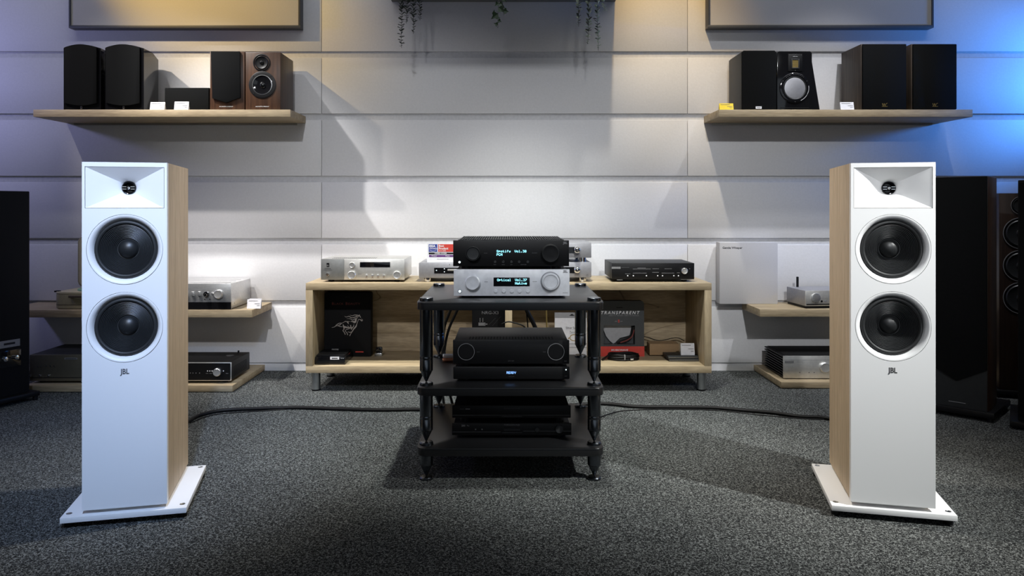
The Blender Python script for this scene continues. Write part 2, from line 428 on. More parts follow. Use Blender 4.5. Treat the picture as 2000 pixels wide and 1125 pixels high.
def tower(label, loc, rz):
    t = thing('floorstanding_speaker', label, 'speaker', loc, rz, 'white floorstanding speakers')
    W, D, zb, zt = 0.1205, 0.371, 0.050, 1.114
    bm = nb(); q = 0.016
    for a in ((-W, -W + q, 0.022, D, zb + 0.004, zt), (W - q, W, 0.022, D, zb + 0.004, zt), (-W + q, W - q, 0.022, D, zt - q, zt), (-W + q, W - q, 0.022, D, zb + 0.004, zb + 0.02), (-W + q, W - q, D - q, D, zb + 0.02, zt - q)):
        box(bm, *a)
    obj('cabinet', bm, 'ash', t)
    hz0, hz1 = zt - 0.142, zt - 0.014; hx = 0.1125
    cz1, cz2 = zt - 0.269, zt - 0.509; R = 0.1090
    bm = nb()
    T = 0.022
    for a in ((-W, W, zt - 0.012, zt), (-W, W, zb, zt - 0.630), (-W, -W + 0.008, zt - 0.630, zt - 0.012), (W - 0.008, W, zt - 0.630, zt - 0.012)):
        box(bm, a[0], a[1], 0.018, T, a[2], a[3])
    for a in ((-W, -hx, hz0, hz1), (hx, W, hz0, hz1), (-W, W, hz1, zt), (-W, W, zt - 0.148, hz0)):
        box(bm, a[0], a[1], 0.0, 0.018, a[2], a[3])
    plate_hole(bm, -W, W, zt - 0.389, zt - 0.148, 0, cz1, R, 0.0, 0.018)
    plate_hole(bm, -W, W, zt - 0.630, zt - 0.389, 0, cz2, R, 0.0, 0.018)
    for s in (-1, 1):                                                     # edges beside the driver openings
        box(bm, min(s * W, s * (W - 0.0008)), max(s * W, s * (W - 0.0008)), 0.0002, 0.018, zt - 0.630, zt - 0.148)
    box(bm, -W, W, 0.0, 0.018, zb, zt - 0.630)
    obj('baffle', bm, 'white_lacquer', t)
    cz = (hz0 + hz1) / 2 - 0.002
    h = obj('horn', horn_mesh(hx - 0.0012, (hz1 - hz0) / 2 - 0.0012, (hz0 + hz1) / 2, 0.055, 0.0185), 'white_lacquer', t, 24)
    obj('throat', lathe(nb(), [(0.0215, 0.050), (0.0195, 0.046), (0.0165, 0.047), (0.0150, 0.054), (0.0140, 0.075), (0, 0.076)], (0, 0, (hz0 + hz1) / 2), 'y', 40), 'black_gloss', h)
    bm = nb(); c = (0, 0.0, (hz0 + hz1) / 2)
    lathe(bm, [(0, 0.036), (0.004, 0.037), (0.0072, 0.042), (0.0072, 0.070)], c, 'y', 24)
    for dz in (0.0036, -0.0036): box(bm, -0.0180, 0.0180, 0.043, 0.046, c[2] + dz - 0.0011, c[2] + dz + 0.0011)
    obj('phase_plug', bm, 'chrome', h)
    for z in (cz1, cz2):
        prof = [(0.0765, 0.0150)]
        for i in range(11):
            r = 0.0735 - i * 0.0040; y = 0.0155 + i * 0.0026
            prof += [(r + 0.0008, y - 0.0014), (r - 0.0012, y + 0.0022)]
        prof += [(0.0300, 0.044), (0.0, 0.045)]
        wf = obj('woofer', lathe(nb(), prof, (0, 0, z), 'y', 64), 'cone_black', t, 50)
        obj('dust_cap', lathe(nb(), [(0, 0.024), (0.010, 0.0255), (0.020, 0.030), (0.0265, 0.036), (0.030, 0.044)], (0, 0, z), 'y', 40), 'cone_black', wf)
        sr = [(0.0905, 0.0200)] + [(0.0835 + 0.0068 * math.cos(a), 0.0160 - 0.0078 * math.sin(a)) for a in [PI * i / 10 for i in range(11)]] + [(0.0764, 0.0180)]
        obj('surround', lathe(nb(), sr, (0, 0, z), 'y', 64), 'rubber', wf, 60)
        obj('trim_ring', lathe(nb(), [(0.1078, 0.012), (0.1078, 0.0008), (0.1072, 0.0), (0.1040, 0.0), (0.1000, 0.0018), (0.0955, 0.0070), (0.0925, 0.0130), (0.0905, 0.0200)], (0, 0, z), 'y', 72), 'white_lacquer', wf, 40)
    text(t, 'JBL', 0.0230, 0, -0.0004, zt - 0.646, 'dark_line', sx=0.80, bold=0.022)
    p = pbox('plinth', t, 'white_lacquer', -0.1785, 0.1785, -0.010, 0.392, 0.020, 0.037, bev=0.001)
    for x in (-0.162, 0.162):
        for y in (0.022, 0.372):
            obj('foot', cyl(nb(), (x, y, 0.0), 0.014, 0.020, 'z', 20), 'black', t)
            obj('screw_cap', lathe(nb(), [(0.0085, 0.0368), (0.0085, 0.0378), (0.0068, 0.0380), (0.0062, 0.0374), (0, 0.0374)], (x, y, 0), 'z', 24), 'steel', p)
    pbox('riser', t, 'white_lacquer', -0.100, 0.100, 0.030, 0.350, 0.037, zb + 0.004)
    return t
tower('white floorstanding speaker on plinth left of the rack, lit bluish', (-1.178, 2.337, 0), math.radians(13.4))
tower('white floorstanding speaker on plinth right of the rack, beside dark towers', (1.199, 2.354, 0), math.radians(-13.4))

# ------------------------------------------------------------------ black equipment rack
rack = thing('equipment_rack', 'black three-shelf hifi rack with metal posts and spikes in the centre', 'rack', (0.012, 0, 0))
PXS, YF, YR = 0.3015, 2.723, 3.229
for z in (0.640, 0.338, 0.125):
    s = obj('shelf', prism(nb(), rrect(-0.331, 0.331, YF - 0.052, YR + 0.052, 0.030, 6), z - 0.028, z, 'xy', 0.003), 'black_shelf', rack)
    bm = nb(); e = rrect(-0.3318, 0.3318, YF - 0.0528, YR + 0.0528, 0.0308, 6)
    prism(bm, e, z - 0.0055, z - 0.0042, 'xy'); obj('edge_line', bm, 'black_metal', s)
def post(x, y, ztop, zbot):
    tip = zbot + 0.010; cone = tip + 0.040
    b = obj('post', lathe(nb(), [(0, ztop), (0.0235, ztop), (0.0235, cone + 0.055), (0.0228, cone + 0.054), (0.0228, cone + 0.052), (0.0235, cone + 0.051),
        (0.0235, cone + 0.044), (0.0228, cone + 0.043), (0.0228, cone + 0.041), (0.0235, cone + 0.040), (0.0235, cone + 0.002), (0.0215, cone), (0, cone)] if ztop - cone > 0.06 else
        [(0, ztop), (0.0235, ztop), (0.0235, cone + 0.002), (0.0215, cone), (0, cone)], (x, y, 0), 'z', 32), 'black_metal', rack)
    obj('spike', lathe(nb(), [(0, cone), (0.0215, cone), (0.0030, tip + 0.001), (0, tip)], (x, y, 0), 'z', 28), 'black_metal', b)
    obj('spike_cup', lathe(nb(), [(0, zbot), (0.0245, zbot), (0.0245, zbot + 0.006), (0.0215, zbot + 0.0095), (0.007, zbot + 0.0105), (0, zbot + 0.0098)], (x, y, 0), 'z', 28), 'black_metal', rack)
for x in (-PXS, PXS):
    for y in (YF, YR):
        post(x, y, 0.612, 0.338); post(x, y, 0.310, 0.125); post(x, y, 0.097, 0.0)
        obj('post_cap', lathe(nb(), [(0, 0.640), (0.0245, 0.640), (0.0245, 0.6495), (0.0225, 0.6515), (0, 0.6525)], (x, y, 0), 'z', 28), 'black_metal', rack)

# ------------------------------------------------------------------ generic component
class Dev:
    def __init__(s, name, label, cat, xl, xr, yt, yb, Z, depth, z0, front, body, group=None, ft=0.008, lip=0.004, rz=0.0, foot='black', foot_r=0.016, bev=0.0015, top_lip=0.003, feet=True, bot_lip=0.003):
        s.Z = Z; s.xc = (xl + xr) / 2; s.z0 = z0
        s.r = thing(name, label, cat, (PX(s.xc, Z), Z, z0), rz, group)
        s.hw = (xr - xl) / 2 / K * Z; s.zt = s.v(yt); s.zb = s.v(yb); s.d = depth; s.ft = ft
        s.chassis = pbox('chassis', s.r, body, -s.hw + lip, s.hw - lip, ft, depth, s.zb + bot_lip, s.zt - top_lip, bev=bev)
        s.front = pbox('front_panel', s.r, front, -s.hw, s.hw, 0, ft, s.zb, s.zt, bev=bev)
        if feet:
            for x in (-s.hw + 0.045, s.hw - 0.045):
                for y in (0.045, depth - 0.045):
                    obj('foot', cyl(nb(), (x, y, 0), foot_r, s.zb + bot_lip, 'z', 20), foot, s.r)
    def u(s, px): return (px - s.xc) / K * s.Z
    def v(s, py): return PZ(py, s.Z) - s.z0
    def l(s, px): return px / K * s.Z
    def plate(s, name, m, x0, x1, y0, y1, t=0.0012, parent=None, y=0.0, bev=0.0):
        return pbox(name, parent or s.r, m, s.u(x0), s.u(x1), y - t, y + 0.001, s.v(y1), s.v(y0), bev=bev)
    def knob(s, px, py, rpx, depth, m, name='knob', cap=None):
        r = s.l(rpx); c = (s.u(px), 0, s.v(py))
        o = obj(name, lathe(nb(), [(r, 0.0), (r, -depth + r * 0.12), (r * 0.9, -depth), (0, -depth)], c, 'y', 36), m, s.r)
        if cap: obj('cap', lathe(nb(), [(r * 0.84, -depth - 0.0003), (r * 0.80, -depth + 0.0), (r * 0.3, -depth - 0.0002), (0, -depth - 0.0003)], c, 'y', 36), cap, o)
        return o
    def ring(s, px, py, rpx, wpx, m, name='knob_ring', y=-0.0008):
        r = s.l(rpx); wd = s.l(wpx); c = (s.u(px), 0, s.v(py))
        return obj(name, lathe(nb(), [(r, 0.0), (r, y), (r - wd, y), (r - wd, 0.0)], c, 'y', 40), m, s.r)
    def text(s, t, hpx, px, py, m, align='CENTER', sx=1.0, y=-0.0006, parent=None, bold=0.0, shear=0.0):
        return text(parent or s.r, t, s.l(hpx) * 1.35, s.u(px), y, s.v(py), m, align, sx, bold=bold, shear=shear)
    def dots(s, t, hpx, px, py, m, y=-0.0016):
        return dots(s.r, t, s.l(hpx), s.u(px), y, s.v(py), m)
    def led(s, px, py, rpx, m, name='indicator_light'):
        return obj(name, cyl(nb(), (s.u(px), -0.0014, s.v(py)), s.l(rpx), 0.002, 'y', 14), m, s.r)

# top of the rack: silver amplifier with a black one standing on it
T0 = 0.640
d = Dev('integrated_amplifier', 'silver white integrated amplifier reading Optical on the top rack shelf', 'amplifier', 886, 1112.5, 526, 578, 2.80, 0.36, T0, 'amp_white', 'black_matte', lip=0.008, foot_r=0.02)
silver_top = d.z0 + d.zt - 0.003
d.knob(923, 552, 14.5, 0.016, 'amp_white', cap='amp_white')
d.ring(1075, 550, 19.5, 2.0, 'grey_metal', y=-0.001)
d.knob(1075, 550, 17.0, 0.017, 'amp_white', cap='amp_white')
d.ring(1075, 550, 14.0, 0.8, 'grey_metal', y=-0.0176)
d.plate('display', 'glass_dark', 964, 1034.5, 542, 559, 0.0012)
d.dots('Optical', 4.6, 971, 549, 'cyan_led'); d.dots('Vol.37', 4.6, 1006, 549, 'cyan_led'); d.dots('Native', 4.6, 1006, 555.5, 'cyan_led')
for x in (968, 984, 1000, 1015, 1031): d.knob(x, 568.5, 3.6, 0.004, 'amp_white', 'button')
d.ring(898, 569, 4.2, 1.0, 'grey_metal', 'power_ring'); d.led(898, 569, 2.1, 'white_led')
d.plate('mark', 'grey_line', 946, 953, 550.2, 551, 0.0004); d.plate('mark', 'grey_line', 1040, 1049, 549.6, 550.4, 0.0004)
d.text('JBL', 4.6, 1104, 529.8, 'grey_line', bold=0.02); d.plate('mark', 'grey_line', 1099, 1109, 532.2, 532.8, 0.0004)
d.plate('mark', 'grey_line', 1099, 1109, 571.6, 572.4, 0.0004)

d = Dev('stereo_receiver', 'black streaming amplifier reading Spotify, on top of the silver amplifier', 'amplifier', 885, 1111.5, 469.5, 520, 2.80, 0.36, silver_top, 'black', 'black_matte', lip=0.012, foot_r=0.02)
d.knob(924, 495, 13.5, 0.016, 'black_matte', cap='charcoal'); d.knob(1075, 494.5, 18, 0.018, 'black_matte', cap='black')
d.ring(1075, 494.5, 16.0, 0.6, 'charcoal', y=-0.0182); d.ring(924, 495, 13.5, 0.5, 'charcoal', y=-0.0165)
d.dots('Spotify', 4.6, 970, 493, 'cyan_led', -0.0004); d.dots('Vol.30', 4.6, 1005, 493, 'cyan_led', -0.0004); d.dots('PCM', 4.6, 970, 499.5, 'cyan_led', -0.0004)
d.led(897.5, 512, 2.1, 'white_led')
for x in (967, 983, 999, 1014, 1031): d.knob(x, 511.5, 2.6, 0.003, 'charcoal', 'button')
for x0, x1 in ((964, 969), (980, 986), (997, 1001), (1017, 1028)): d.plate('mark', 'dark_line', x0, x1, 516.4, 517.3, 0.0004)
d.plate('mark', 'dark_line', 945, 952, 494, 495, 0.0004); d.plate('mark', 'dark_line', 1039, 1049, 493.6, 494.6, 0.0004)
d.text('JBL', 4.6, 1104, 474.5, 'grey_line', bold=0.02)
for i in range(44):                                                    # vent fins on the lid
    x = -d.hw + 0.022 + i * (2 * d.hw - 0.044) / 43
    pbox('vent_fin', d.r, 'charcoal', x - 0.0016, x + 0.0016, 0.02, d.d - 0.03, d.zt - 0.004, d.zt + 0.0022)

for y in (0.016, d.d - 0.03): pbox('vent_rail', d.r, 'charcoal', -d.hw + 0.018, d.hw - 0.018, y, y + 0.006, d.zt - 0.004, d.zt + 0.0026)

# middle shelf
S1 = 0.338
d = Dev('network_player', 'slim black player with blue READY display on the middle rack shelf', 'player', 885, 1112.5, 716, 741, 2.77, 0.33, S1, 'black', 'black_matte', lip=0.006, foot_r=0.02, bev=0.004)
slim_top = d.z0 + d.zt - 0.003
d.dots('READY', 4.4, 989.5, 730, 'blue_led', -0.0004); d.led(1105.5, 722, 1.1, 'white_led')
d.text('ARCAM', 2.4, 999, 735.6, 'dark_line'); d.plate('mark', 'dark_line', 1103, 1108, 734, 735, 0.0004)
d = Dev('stereo_amplifier', 'black amplifier with two ringed dials above the READY player', 'amplifier', 884.5, 1112, 664, 711, 2.77, 0.31, slim_top, 'black', 'charcoal', lip=0.004, foot_r=0.02, bev=0.003)
for x in (910.5, 1086): d.ring(x, 687, 16.5, 0.9, 'grey_line', 'dial_ring', -0.0012); d.knob(x, 687, 15.2, 0.001, 'black', 'dial')
d.text('ARCAM', 2.6, 998, 705, 'dark_line'); d.plate('mark', 'dark_line', 931, 937, 687, 687.8, 0.0004); d.plate('mark', 'dark_line', 1060, 1066, 687, 687.8, 0.0004); d.plate('mark', 'dark_line', 1102, 1107, 704.5, 706, 0.0004)
for i in range(28):
    x = -d.hw + 0.060 + i * (2 * d.hw - 0.120) / 27
    pbox('vent_slot', d.chassis, 'black_matte', x - 0.0030, x + 0.0030, 0.035, 0.085, d.zt - 0.0034, d.zt - 0.0026)

# bottom shelf: two thin black units
S2 = 0.125
d = Dev('preamplifier', 'thin black preamplifier with knobs on the bottom rack shelf', 'preamplifier', 883, 1116, 827, 850, 2.79, 0.32, S2, 'black', 'black_matte', lip=0.006, foot_r=0.018)
pre_top = d.z0 + d.zt - 0.003
d.knob(1049, 838.5, 4.3, 0.010, 'charcoal'); d.knob(1092, 837, 7.6, 0.014, 'charcoal')
for x in (929, 941.5): d.led(x, 838.5, 1.3, 'steel', 'button')
d.plate('trim_line', 'dark_line', 884, 978, 843.0, 844.0, 0.001); d.plate('trim_line', 'dark_line', 1022, 1115, 841.5, 842.5, 0.001)
d.plate('display', 'black_gloss', 984, 1016, 834, 841, 0.0008); d.text('PARASOUND', 2.6, 1000, 830, 'grey_line', sx=1.5); d.text('200', 3.6, 905, 831.5, 'grey_line', bold=0.02); d.text('Pre', 2.4, 912, 831.5, 'grey_line', 'LEFT')
d.plate('mark', 'dark_line', 980, 1020, 844.6, 845.4, 0.0004)
d = Dev('power_amplifier', 'thin black power amplifier stacked on the bottom shelf preamplifier', 'amplifier', 883, 1115, 792, 816.5, 2.79, 0.34, pre_top, 'black', 'black_matte', lip=0.006, foot_r=0.018, bev=0.003)
d.plate('trim_line', 'dark_line', 884, 1113, 810.5, 811.2, 0.001); d.text('PARASOUND', 2.6, 1000, 798, 'dark_line', sx=1.5); d.plate('mark', 'dark_line', 898, 907, 798.5, 799.5, 0.0004); d.plate('mark', 'grey_line', 909, 918, 798, 799.6, 0.0004)
d.plate('mark', 'dark_line', 980, 1020, 813.2, 814, 0.0004)

# ------------------------------------------------------------------ oak bench
ZB = 4.0; BX0, BX1 = -1.062, 1.081; BT = 0.575; BF = 0.137; TH = 0.037; BD = 4.44
bc = (BX0 + BX1) / 2; hw = (BX1 - BX0) / 2
bench = thing('media_bench', 'long light oak open bench on steel legs behind the rack', 'bench', (bc, ZB, 0))
pbox('top_panel', bench, 'oak', -hw, hw, 0, BD - ZB, BT - TH, BT, bev=0.0012)
pbox('bottom_panel', bench, 'oak', -hw, hw, 0, BD - ZB, BF - TH, BF, bev=0.0012)
for s in (-1, 1):
    pbox('side_panel', bench, 'oak_up', min(s * hw, s * (hw - TH)), max(s * hw, s * (hw - TH)), 0, BD - ZB, BF, BT - TH, bev=0.001)
pbox('divider', bench, 'oak_up', -TH / 2, TH / 2, 0.0, BD - ZB - 0.012, BF, BT - TH, bev=0.001)
pbox('back_panel', bench, 'oak_back', -hw + TH, hw - TH, BD - ZB - 0.012, BD - ZB - 0.001, BF, BT - TH)
for x in (-1.028, 1.028):
    for y in (0.042, 0.38):
        l = obj('leg', cyl(nb(), (x, y, 0.008), 0.023, BF - TH - 0.008, 'z', 28), 'steel', bench)
        obj('foot_pad', cyl(nb(), (x, y, 0), 0.0235, 0.008, 'z', 24), 'black', l)

# on the bench
d = Dev('vintage_receiver', 'silver receiver with grey left end, round knobs and dark dial window on bench', 'receiver', 627, 790, 506, 546.5, 4.06, 0.30, BT, 'silver', 'silver', lip=0.0, top_lip=0.0, bev=0.002, ft=0.010)
pbox('side_module', d.r, 'slate_metal', -d.hw - 0.0005, d.u(672), -0.0015, 0.012, d.zb, d.zt, bev=0.001)
d.plate('dial_window', 'glass_dark', 703, 762, 512, 522, 0.0016, bev=0.0004)
d.knob(688, 517.5, 5.6, 0.014, 'silver', cap='silver_bright'); d.knob(687.5, 537, 8.2, 0.016, 'silver', cap='silver_bright'); d.knob(776, 537, 7.8, 0.016, 'silver', cap='silver_bright')
for x in (716, 727.5, 738.5, 750):
    o = d.knob(x, 538, 2.1, 0.010, 'silver_bright', 'toggle_switch'); d.led(x, 540.5, 1.2, 'copper', 'switch_base'); d.plate('mark', 'grey_line', x - 2.5, x + 2.5, 543.2, 543.8, 0.0004)
d.plate('emblem', 'black', 638, 643, 513.5, 521, 0.0025); d.text('JBL', 2.2, 640.5, 518.2, 'grey_line', y=-0.0030, bold=0.02); d.plate('mark', 'dark_line', 634, 646, 524, 525, 0.002); d.plate('mark', 'dark_line', 632, 649, 527.2, 527.7, 0.002)
d.knob(640.5, 536, 3.0, 0.014, 'chrome', 'power_toggle')
for x in (653.5, 663): d.led(x, 537, 1.5, 'black', 'jack_socket')
d.plate('mark', 'grey_line', 699, 706, 535.3, 536.0, 0.0004); d.plate('mark', 'grey_line', 762, 767, 535.3, 536.0, 0.0004)
for i in range(22):
    x = d.u(645 + i * 4.0)
    pbox('vent_slot', d.chassis, 'dark_line', x - 0.002, x + 0.002, 0.05, 0.12, d.zt - 0.0004, d.zt + 0.0006)

d = Dev('disc_player', 'grey metal disc player with black display strip carrying the award card', 'disc player', 818, 976, 513, 543, 4.06, 0.31, BT, 'grey_metal', 'grey_metal', lip=0.002, top_lip=0.0, bev=0.003, foot='chrome', foot_r=0.022, ft=0.01)
d.plate('display', 'black_gloss', 848, 946, 523, 534, 0.0012); player_top = d.z0 + d.zt
for x, y in ((852.5, 528), (868, 525), (868, 530.8)): d.led(x, y, 0.9, 'white_led')
d.plate('disc_slot', 'silver', 874, 920, 525.3, 529, 0.003, bev=0.001)
d.led(878, 516.6, 0.7, 'dark_line', 'sensor')
d = Dev('grey_amplifier', 'grey amplifier with chrome ball knob, lower of the pair behind the rack', 'amplifier', 997, 1155, 512, 542, 4.06, 0.31, BT, 'grey_metal', 'grey_metal', lip=0.002, top_lip=0.0, bev=0.003, foot='chrome', foot_r=0.022, ft=0.01)
d.plate('display', 'black_gloss', 1030, 1130, 521.5, 533.5, 0.0012); lower_top = d.z0 + d.zt
def ball_knob(d, px, py, rpx):
    r = d.l(rpx); obj('knob', lathe(nb(), [(0, -2 * r)] + [(r * math.sin(a), -r - r * math.cos(a)) for a in [PI * i / 12 for i in range(1, 12)]] + [(r * 0.4, 0)], (d.u(px), -0.001, d.v(py)), 'y', 32), 'chrome', d.r)
ball_knob(d, 1126.5, 526.5, 6.8); d.ring(1147, 537.5, 1.6, 0.4, 'dark_line', 'mark')
d = Dev('grey_amplifier', 'grey amplifier with chrome ball knob, upper of the pair behind the rack', 'amplifier', 997, 1155, 474, 503.5, 4.06, 0.31, lower_top, 'grey_metal', 'grey_metal', lip=0.002, top_lip=0.0, bev=0.003, foot='chrome', foot_r=0.022, ft=0.01)
d.plate('display', 'black_gloss', 1030, 1130, 482.5, 494.5, 0.0012); ball_knob(d, 1126.5, 488, 6.8)

# award card
aw = thing('award_card', 'white award card with blue and red panels standing on the grey player', 'card', (PX(869, 4.10), 4.10, player_top))
Z = 4.10; A = lambda px: (px - 869) / K * Z; B = lambda py: PZ(py, Z) - player_top
pbox('card', aw, 'white_card', A(834), A(904), 0, 0.004, 0, B(472.5))
def aplate(m, x0, x1, y0, y1): return pbox('printed_panel', aw, m, A(x0), A(x1), -0.0008, 0.001, B(y1), B(y0))
aplate('blue_print', 837.3, 854.2, 477, 491.8); aplate('red_print', 855.8, 900, 477, 491.8); aplate('black', 837.3, 900, 493.3, 496.6); aplate('purple_print', 838, 900, 498, 501.8)
def atext(t, h, x, y, al='LEFT', m='white_print', **k): text(aw, t, h / K * Z * 1.35, A(x), -0.0012, B(y), m, al, **k)
atext('EISA', 4.6, 838.5, 480.8, bold=0.04); atext('AWARD', 2.4, 838.6, 485.6, sx=1.25, bold=0.02)
atext('Best', 4.2, 857, 480.3, bold=0.03); atext('Product', 4.2, 857, 485.4, bold=0.03); atext('2019-2020', 2.4, 857, 489.8)
atext('STEREO SYSTEM', 2.4, 849, 495, bold=0.02); atext('Prosper', 2.4, 843, 499.9); atext('Phono', 2.4, 870, 499.9); aplate('grey_line', 853, 876, 505.8, 506.3)
bm = nb(); ribbon(bm, [(A(839 + i * 1.35), B(488.2 + 2.4 * math.sin(PI * i / 10)), 0.0012) for i in range(11)], -0.0009); obj('emblem', bm, 'white_print', aw)

d = Dev('black_preamplifier', 'black preamplifier with white knob at the right end of the bench', 'preamplifier', 1195, 1356, 514, 545.5, 4.06, 0.30, BT, 'black', 'charcoal', lip=0.0, top_lip=0.0, bev=0.001, ft=0.01)
d.plate('badge', 'grey_line', 1194.6, 1212, 521, 525, 0.0014); d.plate('mark', 'dark_line', 1213.5, 1229, 521.8, 522.8, 0.0005)
for x in (1226, 1237, 1262.5, 1284.5, 1294, 1316, 1325): d.led(x, 538.5, 1.25, 'white_card', 'button')
d.knob(1336.5, 529, 6.0, 0.014, 'silver_bright', cap='silver'); d.led(1347, 525, 0.8, 'grey_line', 'indicator')
for x0, x1, y in ((1221, 1231, 534.5), (1236, 1263, 533), (1274, 1287, 531.7), (1292, 1317, 533), (1322, 1328, 532.5), (1245, 1261, 523), (1236, 1271, 525), (1274, 1287, 524.6), (1298, 1312, 524.6)): d.plate('mark', 'grey_line', x0, x1, y, y + 0.7, 0.0004)
d.plate('foot_glint', 'steel', 1205, 1216, 546.0, 547.2, 0.001); d.plate('foot_glint', 'steel', 1330, 1350, 545.2, 546.4, 0.001)
# ------------------------------------------------------------------ inside the bench
class Frm:                                    # a thing whose front face stands at depth Z, measured from the photograph
    def __init__(s, name, label, cat, xc, Z, z0, group=None, rz=0.0):
        s.Z, s.xc, s.z0 = Z, xc, z0
        s.r = thing(name, label, cat, (PX(xc, Z), Z, z0), rz, group)
    def u(s, px): return (px - s.xc) / K * s.Z
    def v(s, py): return PZ(py, s.Z) - s.z0
    def l(s, px): return px / K * s.Z
    def box(s, name, m, x0, x1, y0, y1, d0, d1, bev=0.0, parent=None): return pbox(name, parent or s.r, m, s.u(x0), s.u(x1), d0, d1, s.v(y1), s.v(y0), bev=bev)
    def text(s, t, h, px, py, m, align='CENTER', y=-0.0006, **k): return text(s.r, t, s.l(h) * 1.35, s.u(px), y, s.v(py), m, align, **k)

f = Frm('cable_box', 'tall black presentation box with a silver running horse in the bench', 'box', 679, 4.25, BF)
hw_, ht = f.l(45.5), f.v(571)
obj('carton', prism(nb(), rrect(-hw_, hw_, 0, ht, 0.012, 4), 0, 0.06, 'xz', 0.002), 'black_matte', f.r)
f.text('B', 5.4, 648.0, 593.2, 'dim_red_print', 'LEFT', sx=1.1, bold=0.01); f.text('LACK', 4.2, 653.2, 593.6, 'dim_red_print', 'LEFT', sx=1.25)
f.text('B', 5.4, 674.8, 593.2, 'dim_red_print', 'LEFT', sx=1.1, bold=0.01); f.text('EAUTY', 4.2, 680, 593.6, 'dim_red_print', 'LEFT', sx=1.35)
f.box('mark', 'red_print', 694, 710, 686.2, 688.2, -0.0004, 0.001)
f.box('hanger_slot', 'black', 674, 683, 579.5, 581, -0.0006, 0.001)
bm = nb()
strokes = [
 [(100, 745, 6), (170, 730, 12), (220, 680, 18), (290, 640, 16), (350, 640, 12)], [(170, 722, 6), (240, 700, 14), (300, 722, 14), (360, 728, 10)], [(260, 690, 6), (300, 680, 20), (335, 650, 10)],
 [(350, 640, 8), (400, 612, 10), (440, 592, 12), (500, 597, 10), (545, 602, 6)], [(430, 602, 6), (480, 602, 34), (505, 650, 14), (510, 662, 4)],
 [(410, 465, 4), (450, 490, 10), (520, 472, 14), (580, 508, 16), (640, 500, 18), (720, 470, 20)], [(540, 440, 4), (600, 458, 10), (660, 440, 14), (745, 448, 18)], [(460, 530, 4), (550, 530, 10), (600, 562, 14), (680, 524, 20), (745, 490, 18)],
 [(560, 600, 6), (620, 600, 30), (680, 600, 40), (690, 540, 36), (735, 490, 24)], [(620, 625, 6), (660, 632, 12), (700, 610, 6)],
 [(740, 478, 16), (762, 455, 20), (780, 432, 10)], [(775, 440, 10), (792, 482, 20), (812, 505, 10)], [(755, 545, 10), (800, 555, 16), (828, 580, 22), (855, 575, 12)], [(815, 535, 6), (845, 552, 10), (858, 568, 8)],
 [(755, 540, 10), (735, 600, 12), (712, 660, 14), (690, 720, 30), (640, 775, 26)], [(640, 668, 8), (632, 715, 16), (595, 760, 22), (575, 800, 14)], [(560, 685, 20), (566, 725, 22), (580, 765, 20)],
 [(480, 690, 6), (520, 735, 10), (580, 758, 12)], [(375, 665, 8), (395, 725, 40), (440, 738, 40), (540, 752, 8)], [(480, 790, 14), (530, 770, 14), (580, 760, 12)],
 [(388, 745, 24), (402, 785, 20), (372, 820, 14), (408, 868, 14), (430, 918, 18)], [(480, 782, 14), (425, 826, 12), (470, 872, 14), (490, 928, 16)], [(640, 775, 24), (602, 838, 18), (562, 900, 12), (538, 950, 20)], [(595, 848, 14), (540, 862, 14), (495, 848, 8)]]
for st in strokes:
    P = smooth_path([(a, b, c) for a, b, c in st], 3)
    ribbon(bm, [(f.u(640 + p.x * 0.08), f.v(580 + p.y * 0.08), f.l(max(p.z, 4) * 0.08)) for p in P], -0.0002)
obj('emblem', bm, 'silver_print', f.r)

f = Frm('small_black_unit', 'small black unit with white label on the bench floor before the horse box', 'player', 644.5, 4.035, BF)
f.box('case', 'black_gloss', 615, 674, 697, 712.4, 0, 0.19, 0.002)
f.box('front_recess', 'black_matte', 618, 672, 705.5, 709.5, -0.001, 0.001)
f.box('label_plate', 'white_card', 645, 662.5, 696.8, 702.2, -0.0012, 0.001); f.box('mark', 'dark_line', 648, 659.5, 698.6, 700.6, -0.0018, 0.0)
for x in (666.5, 670): obj('indicator', cyl(nb(), (f.u(x), -0.001, f.v(699.8)), 0.0018, 0.002, 'y', 12), 'white_card', f.r)
pbox('lid', f.r, 'black', f.u(615) + 0.004, f.u(674) - 0.004, 0.012, 0.18, f.v(697), f.v(697) + 0.008, bev=0.002)
pbox('lid_bar', f.r, 'steel', f.u(634), f.u(648), 0.165, 0.172, f.v(697) + 0.008, f.v(697) + 0.012)
f = Frm('desk_gadget', 'tiny black pebble gadget on clear stand beside the horse box', 'gadget', 740, 4.27, BF)
obj('pebble', prism(nb(), rrect(f.u(734), f.u(746.5), f.v(690), f.v(677.5), 0.007, 4), 0.0, 0.012, 'xz', 0.003), 'black_gloss', f.r)
obj('stand', prism(nb(), rrect(f.u(732), f.u(747), -0.004, 0.03, 0.005, 3), 0, f.v(690), 'xy', 0.001), 'steel', f.r)

f = Frm('power_cord_box', 'black box lettered NRG-X3 with a plug picture, behind the rack', 'box', 955, 4.22, BF)
f.box('carton', 'black_matte', 922, 987, 598, 699, 0, 0.07, 0.002)
pbox('carton_edge', f.r, 'black', f.u(922), f.u(987), -0.0004, 0.001, 0, 0.004)
f.text('NRG-X3', 6.0, 957.5, 611, 'grey_line', sx=1.15)
bm = nb()
for x in (937, 942.5): box(bm, f.u(x), f.u(x + 1.2), -0.0008, 0.0, f.v(629), f.v(621))
box(bm, f.u(934.5), f.u(948), -0.0008, 0.0, f.v(636), f.v(630)); box(bm, f.u(946), f.u(952), -0.0008, 0.0, f.v(634), f.v(632))
obj('plug_print', bm, 'grey_line', f.r)
bm = nb()
for a in ((955, 634, 968, 621), (962, 636, 978, 618)): ribbon(bm, [(f.u(a[0]), f.v(a[1]), 0.001), (f.u(a[2]), f.v(a[3]), 0.001)], -0.0002)
obj('line_print', bm, 'dark_line', f.r)

